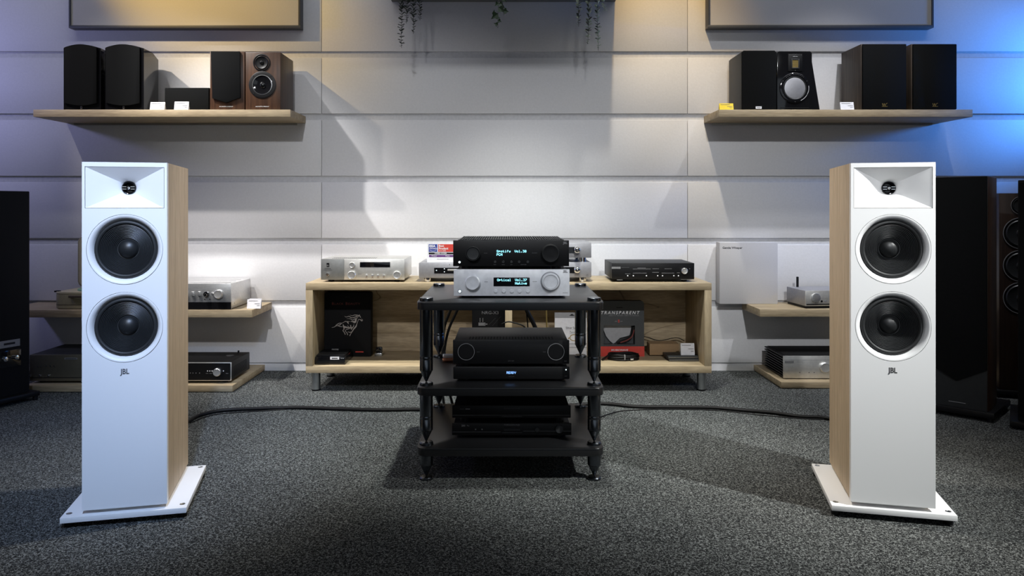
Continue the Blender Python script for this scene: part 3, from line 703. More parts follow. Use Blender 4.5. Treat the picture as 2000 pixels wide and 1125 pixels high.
f = Frm('hang_card', 'white cable hang card partly behind the rack posts', 'card', 1114, 4.24, BF)
f.box('card', 'white_card', 1083.5, 1146, 611, 694.0, 0, 0.012)
f.box('header', 'tray_grey', 1083.2, 1146.3, 610.5, 621, -0.001, 0.013)
obj('hanger_hole', prism(nb(), [(f.u(1111), f.v(616.6)), (f.u(1114), f.v(615)), (f.u(1117), f.v(613)), (f.u(1120), f.v(615)), (f.u(1123), f.v(616.6))], -0.0014, 0.001), 'black', f.r)
f.text('Silver Series', 4.2, 1105, 640.5, 'black', 'LEFT', bold=0.01); f.text('Passion', 3.6, 1112.5, 648.5, 'dark_line', 'LEFT')
f.box('mark', 'grey_line', 1105, 1140, 643.8, 644.2, -0.0004, 0.001); f.box('mark', 'grey_line', 1112, 1134, 651.2, 651.6, -0.0004, 0.001)
bm = nb(); tube(bm, [(f.u(1109), -0.001, f.v(661))] + [(f.u(1121 + 8 * math.cos(a)), -0.001, f.v(659.5 + 6 * math.sin(a))) for a in [PI + i * 0.5 for i in range(13)]], 0.0022, 6, 4); obj('cable_print', bm, 'gold', f.r)
for y in (671, 678): f.box('mark', 'tray_grey', 1112, 1146, y, y + 1.2, -0.0004, 0.001)

f = Frm('cable_carton', 'dark grey cable carton with window and red base band in the bench', 'box', 1213.5, 4.26, BF)
W_, H_ = f.l(44.5), f.v(588)
bm = nb(); o = rrect(-W_, W_, f.v(676.5), H_, 0.018, 5, (1, 1, 0, 0))
wx0, wx1, wz0, wz1 = f.u(1179), f.u(1240), f.v(673), f.v(636)
# carton front made of bars round the window
box(bm, -W_, wx0, 0, 0.05, wz0, wz1); box(bm, wx1, W_, 0, 0.05, wz0, wz1); box(bm, -W_, W_, 0, 0.05, f.v(676.5), wz0)
prism(bm, rrect(-W_, W_, wz1, H_, 0.018, 5, (1, 1, 0, 0)), 0, 0.05); box(bm, -W_, W_, 0.046, 0.05, wz0, wz1)
obj('carton', bm, 'box_grey', f.r)
pbox('red_band', f.r, 'red_print', -W_ - 0.0015, W_ + 0.0015, -0.001, 0.052, 0, f.v(676.5))
tr = nb(); pts = [(f.u(1180), wz1 - 0.001)] + [(f.u(x), f.v(y)) for x, y in ((1180, 645), (1185, 658), (1192, 667), (1199, 673), (1203, 671), (1212, 662), (1231, 657), (1234, 645), (1235, 636.6))]
prism(tr, pts, 0.030, 0.036); obj('tray', tr, 'tray_grey', f.r)
bm = nb(); tube(bm, [(f.u(1238), 0.02, f.v(639)), (f.u(1237), 0.02, f.v(652)), (f.u(1228), 0.02, f.v(662)), (f.u(1214), 0.02, f.v(668)), (f.u(1206), 0.02, f.v(672))], 0.008, 8, 5); obj('cable_loop', bm, 'cable_black', f.r)
bm = nb(); tube(bm, [(f.u(1239), 0.012, f.v(645)), (f.u(1235), 0.012, f.v(658)), (f.u(1224), 0.012, f.v(666)), (f.u(1212), 0.012, f.v(670))], 0.0035, 8, 5); obj('cable_stripe', bm, 'dim_red_print', f.r)
f.text('TRANSPARENT', 6.4, 1248, 611, 'white_print', 'RIGHT', shear=0.25, space=1.42, sx=0.98); f.text('DIRECT TO THE MUSIC - DIRECT TO THE IMAGE', 2.1, 1248, 616.5, 'grey_line', 'RIGHT', sx=0.95)
f.text('S', 5.6, 1208.5, 627.5, 'red_print', bold=0.03); f.box('mark', 'grey_line', 1201, 1205.5, 627.2, 628, -0.0006, 0.001); f.box('mark', 'grey_line', 1211.5, 1216, 627.2, 628, -0.0006, 0.001)
f.text('MUSICWAVE', 3.4, 1210, 683.8, 'white_print', y=-0.0016, sx=1.25, bold=0.02, shear=0.15)
f.box('hanger_slot', 'black', 1204, 1216, 600, 601.5, -0.0008, 0.001)

f = Frm('coiled_cable', 'coil of black cable lying in front of the red banded carton', 'cable', 1220.5, 4.12, BF)
bm = nb()
for k, (r, z) in enumerate(((0.078, 0.007), (0.072, 0.014), (0.080, 0.018), (0.070, 0.023), (0.076, 0.028))):
    tube(bm, [((r + 0.004) * math.cos(i * PI / 12), 0.058 + r * 0.62 * math.sin(i * PI / 12), z + 0.002 * math.sin(i + k)) for i in range(25)], 0.006, 8, 2)
obj('coil', bm, 'cable_black', f.r)
bm = nb(); tube(bm, [(-0.07, 0.05, 0.026), (-0.09, 0.045, 0.02), (-0.115, 0.03, 0.008), (-0.12, 0.02, 0.006)], 0.005, 8, 5); obj('cable_end', bm, 'cable_black', f.r)
obj('tie', box(nb(), -0.003, 0.003, -0.002, 0.012, 0.008, 0.036, 0.001), 'grey_line', f.r)
obj('plug', cyl(nb(), (0.030, 0.0, 0.012), 0.005, 0.016, 'x', 14), 'chrome', f.r)
f = Frm('cardboard_box', 'small plain brown cardboard box in the right side of the bench', 'box', 1297, 4.27, BF)
f.box('carton', 'cardboard', 1269, 1326, 672, 693.6, 0, 0.09, 0.001)
pbox('flap', f.r, 'cardboard', f.u(1269) + 0.001, f.u(1326) - 0.001, 0.001, 0.044, f.v(672), f.v(672) + 0.0012)
pbox('flap', f.r, 'cardboard', f.u(1269) + 0.001, f.u(1326) - 0.001, 0.046, 0.089, f.v(672), f.v(672) + 0.0012)
zc = BF
for i, (dx, rz_, lab) in enumerate(((0, 0.0, 'lower of two dark flat cases at the right of the bench floor'), (-0.004, 0.05, 'upper of two dark flat cases, carrying a small white card'))):
    f = Frm('flat_case', lab, 'case', 1336, 4.12, zc, 'flat cases in the bench', rz_)
    pbox('case', f.r, 'charcoal', -0.083 + dx, 0.083 + dx, 0, 0.12, 0, 0.0145, bev=0.002)
    pbox('spine_label', f.r, 'steel', -0.081 + dx, 0.081 + dx, -0.0006, 0.001, 0.006, 0.0078)
    zc += 0.0145
def price_card(label, px0, px1, py0, py1, Z, z0, m='white_card', rz_=0.0, lean=0.010):
    f = Frm('price_card', label, 'price card', (px0 + px1) / 2, Z, z0, 'price cards', rz_)
    W2, H2 = f.l((px1 - px0) / 2), f.v(py0)
    bm = nb(); prism(bm, [(0.0, 0.0), (0.0012, 0.0), (lean + 0.0012, H2), (lean, H2)], -W2, W2, 'yz'); obj('card', bm, m, f.r)
    bm = nb(); prism(bm, [(lean, H2), (lean + 0.0012, H2), (2 * lean + 0.0012, 0.0), (2 * lean, 0.0)], -W2, W2, 'yz'); obj('back_flap', bm, m, f.r)
    bm = nb()
    for a, b, h in ((-0.8, 0.5, 0.80), (0.1, 0.85, 0.5), (0.45, 0.85, 0.3)):
        y = lean * h - 0.0003
        prism(bm, [(y - 0.0004, H2 * h), (y + 0.0002, H2 * h), (y + 0.0002, H2 * (h + 0.05)), (y - 0.0002, H2 * (h + 0.05))], W2 * a, W2 * b, 'yz')
    obj('print', bm, 'grey_line', f.r)
    return f
price_card('white price card standing on the dark flat cases in the bench', 1330, 1357, 671, 684, 4.15, zc, lean=0.012)
bm = nb(); tube(bm, [(0.56, 4.36, 0.25), (0.70, 4.385, 0.215), (0.80, 4.39, 0.225), (0.88, 4.38, 0.205), (0.98, 4.39, 0.22), (1.03, 4.40, 0.20)], 0.0022, 6, 6)
tag(obj('thin_wire', bm, 'cable_black'), 'thin black wire running along the back inside the bench', 'wire')

# ------------------------------------------------------------------ wall shelves
def shelf(label, x0, x1, y0, z0, z1, group='oak wall shelves'):
    t = thing('wall_shelf', label, 'shelf', ((x0 + x1) / 2, y0, z0), 0, group)
    w_ = (x1 - x0) / 2
    pbox('board', t, 'oak', -w_, w_, 0, WALL - y0, 0, z1 - z0, bev=0.001)
    pbox('mounting_rail', t, 'steel', -w_ + 0.05, w_ - 0.05, WALL - y0 - 0.012, WALL - y0 - 0.001, -0.012, 0)
    return t
UZ0, UZ1 = 1.477, 1.517
shelf('upper oak wall shelf on the left, holding black and walnut box speakers', -2.625, -1.200, 4.20, UZ0, UZ1)
shelf('upper oak wall shelf on the right, holding four dark box speakers', 1.175, 2.582, 4.20, UZ0, UZ1)
LZ0, LZ1 = 0.369, 0.410
shelf('lower oak wall shelf on the left, holding turntable and silver amplifier', -2.80, -1.402, 4.17, LZ0, LZ1)
shelf('lower oak wall shelf on the right, holding small silver streamer', 1.402, 2.80, 4.20, LZ0, LZ1)
def platform(label, x0, x1, y0):
    t = thing('floor_platform', label, 'platform', ((x0 + x1) / 2, y0, 0), 0, 'oak floor platforms')
    w_ = (x1 - x0) / 2; yb = WALL - y0 + 0.008
    pbox('board', t, 'oak', -w_, w_, 0, yb, 0.004, 0.036, bev=0.001)
    pbox('underlay', t, 'black_matte', -w_ + 0.01, w_ - 0.01, 0.01, yb - 0.01, 0, 0.004)
platform('oak floor platform on the left under bronze and black amplifiers', -2.545, -1.445, 3.99)
platform('oak floor platform on the right under the finned silver amplifier', 1.474, 2.60, 4.07)

# ------------------------------------------------------------------ box speakers on the upper shelves
def arch(x0, x1, z0, z1, rise, n=10, low=0.0):
    pts = []
    for i in range(n + 1):
        t = i / n; pts.append((x0 + (x1 - x0) * t, z1 + rise * math.sin(PI * t)))
    if low:
        for i in range(n + 1):
            t = i / n; pts.append((x1 + (x0 - x1) * t, z0 - low * math.sin(PI * t)))
    else: pts += [(x1, z0), (x0, z0)]
    return pts
def arched_speaker(label, xl, xr):
    f = Frm('bookshelf_speaker', label, 'speaker', (xl + xr) / 2, 4.225, UZ1, 'arched black box speakers', 0.06)
    w_ = f.l((xr - xl) / 2); H1 = f.v(94); rise = 0.020
    bm = nb(); front = arch(-w_, w_, 0.0, H1, rise, 12); back = [(x * 0.88, z - (0.02 if z > 0.1 else 0)) for x, z in front]
    mid = [(x, z) for x, z in front]
    rings = [[bm.verts.new((x, y, z)) for x, z in P] for P, y in ((front, 0.0), (mid, 0.12), (back, 0.235))]
    n = len(front)
    for A_, B_ in zip(rings[:-1], rings[1:]):
        for i in range(n): bm.faces.new((A_[i], B_[i], B_[(i + 1) % n], A_[(i + 1) % n]))
    bm.faces.new(rings[0]); bm.faces.new(rings[-1][::-1])
    obj('cabinet', bm, 'black_gloss', f.r)
    g = prism(nb(), arch(-w_ + 0.008, w_ - 0.018, f.v(201.5), H1 + 0.001, rise * 0.92, 12, 0.014), -0.012, -0.001, 'xz', 0.003)
    obj('grille', g, 'grille_cloth', f.r)
    pbox('badge', f.r, 'grey_line', -0.010, 0.000, -0.0016, 0.001, 0.006, 0.022, bev=0.002)
    pbox('badge_mark', f.r, 'black', -0.0065, -0.0035, -0.0022, 0, 0.011, 0.018)
arched_speaker('arched black box speaker at the far left of the upper left shelf', 125.5, 196)
arched_speaker('arched black box speaker, second from the left on the upper left shelf', 206.5, 280)

def box_grille_speaker(label, xl, xr, yt, Z, depth, cab, group, rz_=0.0, name='bookshelf_speaker'):
    f = Frm(name, label, 'speaker', (xl + xr) / 2, Z, UZ1, group, rz_)
    w_ = f.l((xr - xl) / 2); f.w = w_; f.h = f.v(yt)
    f.cab = pbox('cabinet', f.r, cab, -w_, w_, 0, depth, 0, f.h, bev=0.003)
    return f
def driver(f, name, px, py, r, m_frame, m_cone, parts=True, screws=0, frame_w=0.2):
    c = (f.u(px), 0, f.v(py))
    o = obj(name, lathe(nb(), [(r, 0.002), (r, -0.003), (r * 0.97, -0.004), (r * (1 - frame_w), -0.004), (r * (1 - frame_w) * 0.98, 0.0005), (0, 0.0005)], c, 'y', 44), m_frame, f.r)
    obj('cone', lathe(nb(), [(r * 0.78, -0.003), (r * 0.72, -0.005), (r * 0.66, -0.003), (r * 0.30, -0.0002), (0, -0.0002)], c, 'y', 44), m_cone, o, 60)
    for i in range(screws):
        a = PI / 4 + i * 2 * PI / screws
        obj('screw', cyl(nb(), (c[0] + r * 0.9 * math.cos(a), -0.0048, c[2] + r * 0.9 * math.sin(a)), r * 0.05, 0.002, 'y', 10), 'black', o)
    return o
# small black boxes between the pairs
f = Frm('centre_speaker', 'low wide black box behind two white price cards on upper left shelf', 'speaker', 365, 4.30, UZ1)
pbox('cabinet', f.r, 'black_matte', f.u(321), f.u(408.5), 0.006, 0.14, 0, f.v(171), bev=0.003); pbox('grille', f.r, 'grille_cloth', f.u(321.5), f.u(407.5), 0, 0.008, 0.003, f.v(171.8), bev=0.003)
price_card('white price card left of the low wide black box speaker', 292.5, 321, 199, 213, 4.215, UZ1)
price_card('white price card in front of the low wide black box speaker', 340, 367.5, 198, 213, 4.215, UZ1, rz_=0.03)

f = box_grille_speaker('walnut box speaker with pointed black grille on upper left shelf', 410.5, 477.5, 101, 4.225, 0.25, 'walnut', 'walnut box speakers', 0.03)
P = [(f.u(413.2), f.v(101) + 0.0005), (f.u(469.5), f.v(101) + 0.0005), (f.u(470.5), f.v(191)), (f.u(443), f.v(201.5)), (f.u(416), f.v(192.5))]
obj('grille', prism(nb(), P, -0.012, -0.001, 'xz', 0.003), 'grille_cloth', f.r); f.text('ACOUSTIC ENERGY', 2.0, 442, 208.2, 'white_print', y=-0.0008, sx=1.1)
f = box_grille_speaker('walnut box speaker with bare round drivers at right of upper left shelf', 479.5, 548, 102, 4.225, 0.25, 'walnut', 'walnut box speakers')
f.cab.data.materials.append(M['dark_walnut'])
t_ = driver(f, 'tweeter', 511, 122.2, f.l(16.8), 'black', 'black', screws=4, frame_w=0.12)
obj('dome', lathe(nb(), [(0, -0.008), (0.006, -0.007), (0.010, -0.004), (0.012, 0)], (f.u(511), 0, f.v(122.2)), 'y', 24), 'black_gloss', t_)
o = driver(f, 'woofer', 512.5, 165.8, f.l(26.5), 'black', 'black_gloss', screws=4, frame_w=0.26)
obj('chrome_ring', lathe(nb(), [(f.l(19.5), 0), (f.l(19.5), -0.0052), (f.l(18.3), -0.0056), (f.l(18.3), 0)], (f.u(512.5), 0, f.v(165.8)), 'y', 44), 'steel', o)
obj('dust_cap', lathe(nb(), [(0, -0.009), (0.009, -0.0075), (0.015, -0.003), (0.017, 0)], (f.u(512.5), 0, f.v(165.8)), 'y', 28), 'black_gloss', o)
f.text('ACOUSTIC ENERGY', 2.0, 512.5, 208.2, 'white_print', y=-0.0008, sx=1.1)

# upper right shelf
def chamfer(x0, x1, z0, z1, c): return [(x0, z0), (x1, z0), (x1, z1 - c), (x1 - c, z1), (x0 + c, z1), (x0, z1 - c)]
f = Frm('bookshelf_speaker', 'gloss black box speaker with plain cloth front on upper right shelf', 'speaker', 1481.5, 4.235, UZ1, 'gloss black box speakers')
w_ = f.l(33.5); h_ = f.v(99.5)
obj('cabinet', prism(nb(), chamfer(-w_, w_, 0, h_, 0.010), 0, 0.24, 'xz', 0.003), 'charcoal', f.r)
obj('grille', prism(nb(), chamfer(-w_ - 0.001, w_ + 0.001, 0.001, h_, 0.010), -0.012, -0.0005, 'xz', 0.003), 'grille_cloth', f.r)
pbox('name_tag', f.r, 'white_card', f.u(1474.5), f.u(1486), -0.014, -0.011, f.v(213), f.v(208.5)); f.box('mark', 'grey_line', 1476.5, 1484, 210.2, 211.4, -0.0145, -0.012)
f = Frm('bookshelf_speaker', 'gloss black box speaker with gold ribbon tweeter and silver cone', 'speaker', 1552, 4.235, UZ1, 'gloss black box speakers')
w_ = f.l(34); h_ = f.v(100)
obj('cabinet', prism(nb(), [(-w_, 0), (f.u(1603.5), 0), (w_ - 0.002, h_ - 0.012), (w_ - 0.012, h_), (-w_ + 0.010, h_), (-w_, h_ - 0.010)], 0.012, 0.22, 'xz', 0.003), 'black_gloss', f.r)
obj('baffle', prism(nb(), chamfer(-w_, w_, 0, h_, 0.010), 0, 0.012, 'xz', 0.002), 'black_gloss', f.r)
kx = lambda px: (px - 1552) / 34.0 * w_
pbox('tweeter_plate', f.r, 'black', kx(1539), kx(1567), -0.003, 0.001, f.v(139.5), f.v(105.5), bev=0.002)
tw = f.r
bm = nb(); x0, x1, z0, z1 = kx(1547), kx(1558.5), f.v(132), f.v(117.5)
for i in range(9): box(bm, x0, x1, -0.0045, -0.003, z0 + (z1 - z0) * i / 9, z0 + (z1 - z0) * (i + 0.7) / 9)
obj('ribbon', bm, 'gold', tw); bm = nb()
for a in ((x0 - 0.006, x0, z0 - 0.007, z1 + 0.007), (x1, x1 + 0.006, z0 - 0.007, z1 + 0.007), (x0, x1, z1, z1 + 0.007), (x0, x1, z0 - 0.007, z0)): box(bm, a[0], a[1], -0.0065, -0.003, a[2], a[3], 0.001)
obj('ribbon_frame', bm, 'charcoal', tw)
for x, y in ((1541.5, 107.5), (1553, 107.5), (1564.5, 107.5), (1553, 137.8)): obj('screw', cyl(nb(), (kx(x), -0.0042, f.v(y)), 0.0022, 0.002, 'y', 10), 'steel', tw)
text(tw, 'audiovector', 0.0055, kx(1553), -0.0034, f.v(110.5), 'white_print')
c = (kx(1552), 0, f.v(172)); r = 0.0855
o = obj('woofer', lathe(nb(), [(r, 0.001), (r, -0.004), (r * 0.96, -0.006), (r * 0.80, -0.006), (r * 0.78, -0.001), (0, -0.001)], c, 'y', 48), 'black_gloss', f.r)
obj('surround', lathe(nb(), [(r * 0.79, -0.002), (r * 0.74, -0.006), (r * 0.68, -0.003)], c, 'y', 48), 'rubber', o)
obj('cone', lathe(nb(), [(r * 0.68, -0.004), (r * 0.4, -0.008), (0, -0.010)], c, 'y', 48), 'grey_metal', o)
for i in range(6):
    a = PI / 6 + i * PI / 3; obj('screw', cyl(nb(), (c[0] + r * 0.9 * math.cos(a), -0.0075, c[2] + r * 0.9 * math.sin(a)), 0.002, 0.002, 'y', 10), 'steel', o)
bm = nb(); ribbon(bm, [(c[0] + r * 0.90 * math.cos(a), c[2] + r * 0.90 * math.sin(a), 0.0018) for a in [-1.15 + i * 0.13 for i in range(11)]], -0.0062); obj('ring_mark', bm, 'white_print', o)
for i, ch in enumerate('audiovector'):
    a = math.radians(128 - i * 7.6); text(o, ch, 0.0085, c[0] + r * 0.90 * math.cos(a), -0.0066, c[2] + r * 0.90 * math.sin(a), 'grey_line')
pbox('base_strip', f.r, 'black', kx(1524), kx(1580), -0.002, 0.001, 0.012, 0.016)

def w_speaker(label, xl, xr):
    f = Frm('bookshelf_speaker', label, 'speaker', (xl + xr) / 2, 4.225, UZ1, 'dark walnut box speakers with gold badges')
    w_ = f.l((xr - xl) / 2); h_ = f.v(86)
    pbox('cabinet', f.r, 'dark_walnut', -w_, w_, 0, 0.25, 0, h_, bev=0.001)
    pbox('grille', f.r, 'grille_cloth', -w_ + 0.003, w_ - 0.003, -0.014, -0.001, 0.004, h_ - 0.003, bev=0.003)
    bm = nb()
    for s in (0, 1):
        x = -0.013 + s * 0.010
        ribbon(bm, [(x, 0.036, 0.004), (x + 0.005, 0.020, 0.005), (x + 0.010, 0.034, 0.003)], -0.0142)
    ribbon(bm, [(-0.016, 0.019, 0.0022), (0.016, 0.019, 0.0022)], -0.0142); ribbon(bm, [(0.008, 0.034, 0.003), (0.015, 0.037, 0.002)], -0.0142)
    obj('badge', bm, 'gold', f.r)
w_speaker('dark walnut box speaker with cloth front, third on the upper right shelf', 1682, 1769)
w_speaker('dark walnut box speaker with cloth front at right end of upper right shelf', 1780, 1867)
price_card('yellow price card at the left end of the upper right shelf', 1405.5, 1433, 201.5, 215, 4.215, UZ1, 'yellow_card')
price_card('white price card leaning before the third dark walnut speaker', 1642, 1668.5, 199, 214, 4.210, UZ1)

# ------------------------------------------------------------------ lower shelves and platforms
d = Dev('silver_amplifier', 'silver amplifier with round volume knob and black base strip on lower left shelf', 'amplifier', 299, 451.5, 554, 604, 4.185, 0.315, LZ1, 'silver_bright', 'silver_bright', lip=0.0, top_lip=0.0, bev=0.0015, ft=0.012)
d.plate('base_strip', 'black_gloss', 299, 451.5, 590, 604.3, 0.002)
d.knob(428.5, 574, 8.6, 0.024, 'silver_bright', cap='silver'); d.knob(404, 574.5, 5.2, 0.016, 'black_gloss'); d.knob(404, 575.5, 3.2, 0.022, 'chrome')
for x in (326, 339, 352, 364, 377, 390): d.plate('slider_switch', 'silver_bright', x - 2.6, x + 2.6, 569, 578, 0.012, bev=0.002)
d.plate('lever', 'silver_bright', 413.5, 418, 571, 574.5, 0.014, bev=0.001)
for x in (400, 410): d.led(x, 584.5, 1.1, 'black', 'jack_socket')
d.led(443, 595, 1.0, 'grey_line', 'indicator')
for i in range(3): pbox('vent_strip', d.chassis, 'grey_line', -d.hw + 0.03, d.hw - 0.03, 0.07 + i * 0.08, 0.085 + i * 0.08, d.zt - 0.0003, d.zt + 0.0004)
for y in (0.05, 0.26): obj('side_screw', cyl(nb(), (d.hw - 0.0005, y, 0.03), 0.004, 0.002, 'x', 14), 'steel', d.chassis)
price_card('white folded price card at right end of the lower left shelf', 482, 509, 585, 599.5, 4.23, LZ1)
f = Frm('price_card', 'second white card tucked behind the folded card on the lower left shelf', 'price card', 499, 4.275, LZ1, 'price cards')
pbox('card', f.r, 'white_card', f.u(487), f.u(511), 0, 0.0015, 0, f.v(583)); pbox('print', f.r, 'grey_line', f.u(490), f.u(506), -0.0004, 0.0005, f.v(588), f.v(587.3))

# suitcase turntable
f = Frm('suitcase_turntable', 'khaki suitcase turntable with open lid behind the left white speaker', 'turntable', 167, 4.20, LZ1)
x0, x1 = f.u(105.5), f.u(229)
obj('case', prism(nb(), rrect(x0, x1, 0, 0.27, 0.03, 6), 0.004, f.v(574), 'xy', 0.004), 'khaki', f.r)
obj('deck', prism(nb(), rrect(x0 - 0.001, x1 + 0.001, -0.001, 0.271, 0.031, 6), f.v(574), f.v(570.5), 'xy', 0.002), 'khaki_light', f.r)
obj('seam', prism(nb(), rrect(x0 - 0.0008, x1 + 0.0008, -0.0008, 0.2708, 0.031, 6), f.v(596), f.v(595), 'xy'), 'leather_brown', f.r)
obj('platter', lathe(nb(), [(0, f.v(570.5)), (0.125, f.v(570.5)), (0.125, f.v(567.5)), (0.122, f.v(567)), (0, f.v(567))], (0.02, 0.14, 0), 'z', 44), 'green_platter', f.r)
pbox('handle', f.r, 'leather_brown', f.u(136), f.u(200), -0.016, -0.006, f.v(581.5), f.v(576.5), bev=0.003)
for x in (137, 194): pbox('handle_mount', f.r, 'khaki_light', f.u(x), f.u(x + 7), -0.006, 0.002, f.v(580.5), f.v(577.5))
pbox('latch', f.r, 'black', f.u(99), f.u(109), 0.03, 0.05, f.v(572), f.v(569), bev=0.002)
bm = nb(); zl0, zl1 = f.v(570) - 0.0, PZ(462, 4.47) - LZ1
prism(bm, rrect(x0 - 0.016, x1 + 0.0, zl0, zl1, 0.03, 6), 0.262, 0.298, 'xz', 0.004); obj('lid', bm, 'khaki', f.r)
obj('lid_lining', prism(nb(), rrect(x0 - 0.006, x1 - 0.01, zl0 + 0.01, zl1 - 0.01, 0.026, 6), 0.259, 0.263, 'xz'), 'khaki_light', f.r)
for x in (x0 + 0.05, x1 - 0.05):
    for y in (0.05, 0.22): obj('foot', cyl(nb(), (x, y, 0), 0.012, 0.005, 'z', 16), 'black', f.r)

P0 = 0.036
d = Dev('bronze_amplifier', 'dark bronze amplifier with small buttons on the left floor platform', 'amplifier', 57, 214, 693, 744.5, 4.04, 0.32, P0, 'bronze_metal', 'charcoal', lip=0.002, top_lip=0.0, bev=0.004, ft=0.012, bot_lip=0.001)
for x in (90.5, 98.5, 106): d.led(x, 715, 1.6, 'steel', 'button')
for x in (74, 80): d.led(x, 716, 1.2, 'dark_line', 'button')
for x in (59.5, 79, 95.5): d.knob(x, 734, 2.2, 0.006, 'steel', 'button')
d.plate('name_plate', 'grey_line', 126, 151, 698.5, 702.2, 0.001); d.plate('mark', 'dark_line', 128, 149, 699.7, 701.1, 0.0014)
d.plate('groove', 'black_matte', 59, 212, 737.0, 738.2, 0.0006)
d = Dev('black_amplifier', 'black amplifier with silver framed front and round knob on left platform', 'amplifier', 292, 451.5, 708, 744, 4.04, 0.30, P0, 'silver_bright', 'black', lip=0.003, top_lip=0.001, bev=0.003, ft=0.010, bot_lip=0.001)
obj('face', prism(nb(), rrect(-d.hw + 0.004, d.hw - 0.004, d.zb + 0.004, d.zt - 0.004, 0.004, 3), -0.001, 0.002), 'black', d.r)
d.knob(425, 726.5, 7.6, 0.016, 'silver_bright', cap='silver')
for x in (405.5, 410, 414.5, 436.5): d.led(x, 724.5, 1.1, 'white_card', 'indicator')
for x in (372, 377, 383, 390): d.led(x, 728.5, 0.9, 'grey_line', 'button')
for x in (402, 409, 441): d.plate('mark', 'grey_line', x, x + 5, 729, 729.6, 0.0014)
for i in range(7): pbox('side_groove', d.chassis, 'black_matte', d.hw - 0.0036, d.hw - 0.0026, 0.05 + i * 0.0, 0.25, 0.03 + i * 0.008, 0.033 + i * 0.008)
obj('rear_knob', cyl(nb(), (d.hw - 0.06, d.d - 0.02, d.zt - 0.001), 0.005, 0.012, 'z', 14), 'black', d.r)
obj('top_badge', lathe(nb(), [(0, d.zt - 0.0012), (0.022, d.zt - 0.0012), (0.022, d.zt - 0.0002), (0, d.zt - 0.0002)], (0.14, 0.20, 0), 'z', 24), 'dark_line', d.r)

f = Frm('acoustic_panel', 'square white panel lettered Gentle Whisper on the lower right shelf', 'panel', 1462, 4.43, LZ1)
pbox('panel', f.r, 'panel_white', f.u(1405.5), f.u(1519), 0, 0.075, 0, f.v(473.5), bev=0.002)
f.text('Gentle Whisper', 4.4, 1411, 484, 'black', 'LEFT', bold=0.005)
pbox('back_clip', f.r, 'steel', f.u(1450), f.u(1475), 0.075, 0.088, 0.10, 0.22)

f = Frm('network_streamer', 'small silver streamer with antenna and dial on lower right shelf', 'streamer', 1640, 4.245, LZ1, rz=0.10)
w_ = f.l(70); zt_ = f.v(567)
pbox('case', f.r, 'grey_metal', -w_, w_, 0.004, 0.225, 0.014, zt_, bev=0.003)
pbox('front_panel', f.r, 'silver', -w_, w_, 0, 0.006, 0.014, zt_, bev=0.002)
pbox('base', f.r, 'black', -w_ + 0.004, w_ - 0.004, 0.004, 0.22, 0, 0.014, bev=0.001); pbox('slot', f.r, 'black', -w_ + 0.006, w_ - 0.006, -0.001, 0.002, 0.020, 0.026)
cc = (f.u(1590), 0, f.v(581)); r = f.l(9.0)
o = obj('dial', lathe(nb(), [(r, 0), (r, -0.012), (r * 0.9, -0.013), (0, -0.013)], cc, 'y', 36), 'silver_bright', f.r)
obj('button', cyl(nb(), (f.u(1603), -0.002, f.v(588)), 0.006, 0.004, 'y', 16), 'black', f.r); obj('button', cyl(nb(), (f.u(1611), -0.002, f.v(588)), 0.006, 0.004, 'y', 16), 'grey_metal', f.r)
tube_ = nb(); box(tube_, f.u(1588) - 0.006, f.u(1588) + 0.006, 0.19, 0.2, zt_ - 0.002, zt_ + 0.060, 0.002); obj('antenna', tube_, 'black', f.r)

d = Dev('finned_amplifier', 'silver fronted amplifier with black heatsink fins on right floor platform', 'amplifier', 1530.5, 1690, 695.5, 739, 4.14, 0.31, P0, 'silver', 'black_matte', lip=0.018, top_lip=0.0, bev=0.001, ft=0.012, bot_lip=0.0)
for s in (-1, 1):
    for i in range(9):
        z = d.zb + 0.004 + i * (d.zt - d.zb - 0.012) / 8
        pbox('heatsink_fin', d.chassis, 'black', min(s * (d.hw - 0.018), s * (d.hw - 0.001)), max(s * (d.hw - 0.018), s * (d.hw - 0.001)), 0.014, d.d, z, z + 0.006)
d.knob(1610, 717, 9.8, 0.018, 'silver_bright', cap='silver')
d.plate('name_plate', 'grey_line', 1533, 1550.5, 705, 708.6, 0.001); d.plate('mark', 'grey_line', 1552, 1568, 706.4, 707, 0.0004)
for x in (1562, 1580, 1590): d.led(x, 727.5, 0.9, 'dark_line', 'button')
d.plate('groove', 'grey_line', 1531, 1690, 702.8, 703.3, 0.0003)

# ------------------------------------------------------------------ dark tower speakers at the sides
def box_tower(name, label, cx, cy, rz_, w_, dp, z0, z1, m, group=None):
    t = thing(name, label, 'speaker', (cx, cy, 0), rz_, group)
    pbox('cabinet', t, m, -w_ / 2, w_ / 2, 0, dp, z0, z1, bev=0.004)
    return t
t = box_tower('tower_speaker', 'black tower speaker at the left edge, its back and sockets showing', -2.455, 3.735, math.radians(66), 0.21, 0.33, 0.045, 1.056, 'black_matte')
pbox('label_plate', t, 'grey_line', -0.05, 0.055, -0.001, 0.002, 0.285, 0.320); pbox('label_mark', t, 'black', -0.025, 0.03, -0.0018, 0, 0.298, 0.308)
o = pbox('socket_plate', t, 'black_gloss', -0.06, 0.06, -0.003, 0.002, 0.185, 0.270, bev=0.002)
for x in (-0.025, 0.03):
    obj('socket', lathe(nb(), [(0.011, -0.003), (0.011, -0.018), (0.006, -0.020), (0, -0.020)], (x, 0, 0.232), 'y', 18), 'chrome', o)
pbox('plinth', t, 'black', -0.135, 0.135, -0.035, 0.345, 0.022, 0.045, bev=0.003)
for x in (-0.12, 0.12):
    for y in (-0.02, 0.33): obj('foot', cyl(nb(), (x, y, 0), 0.012, 0.022, 'z', 16), 'black', t)

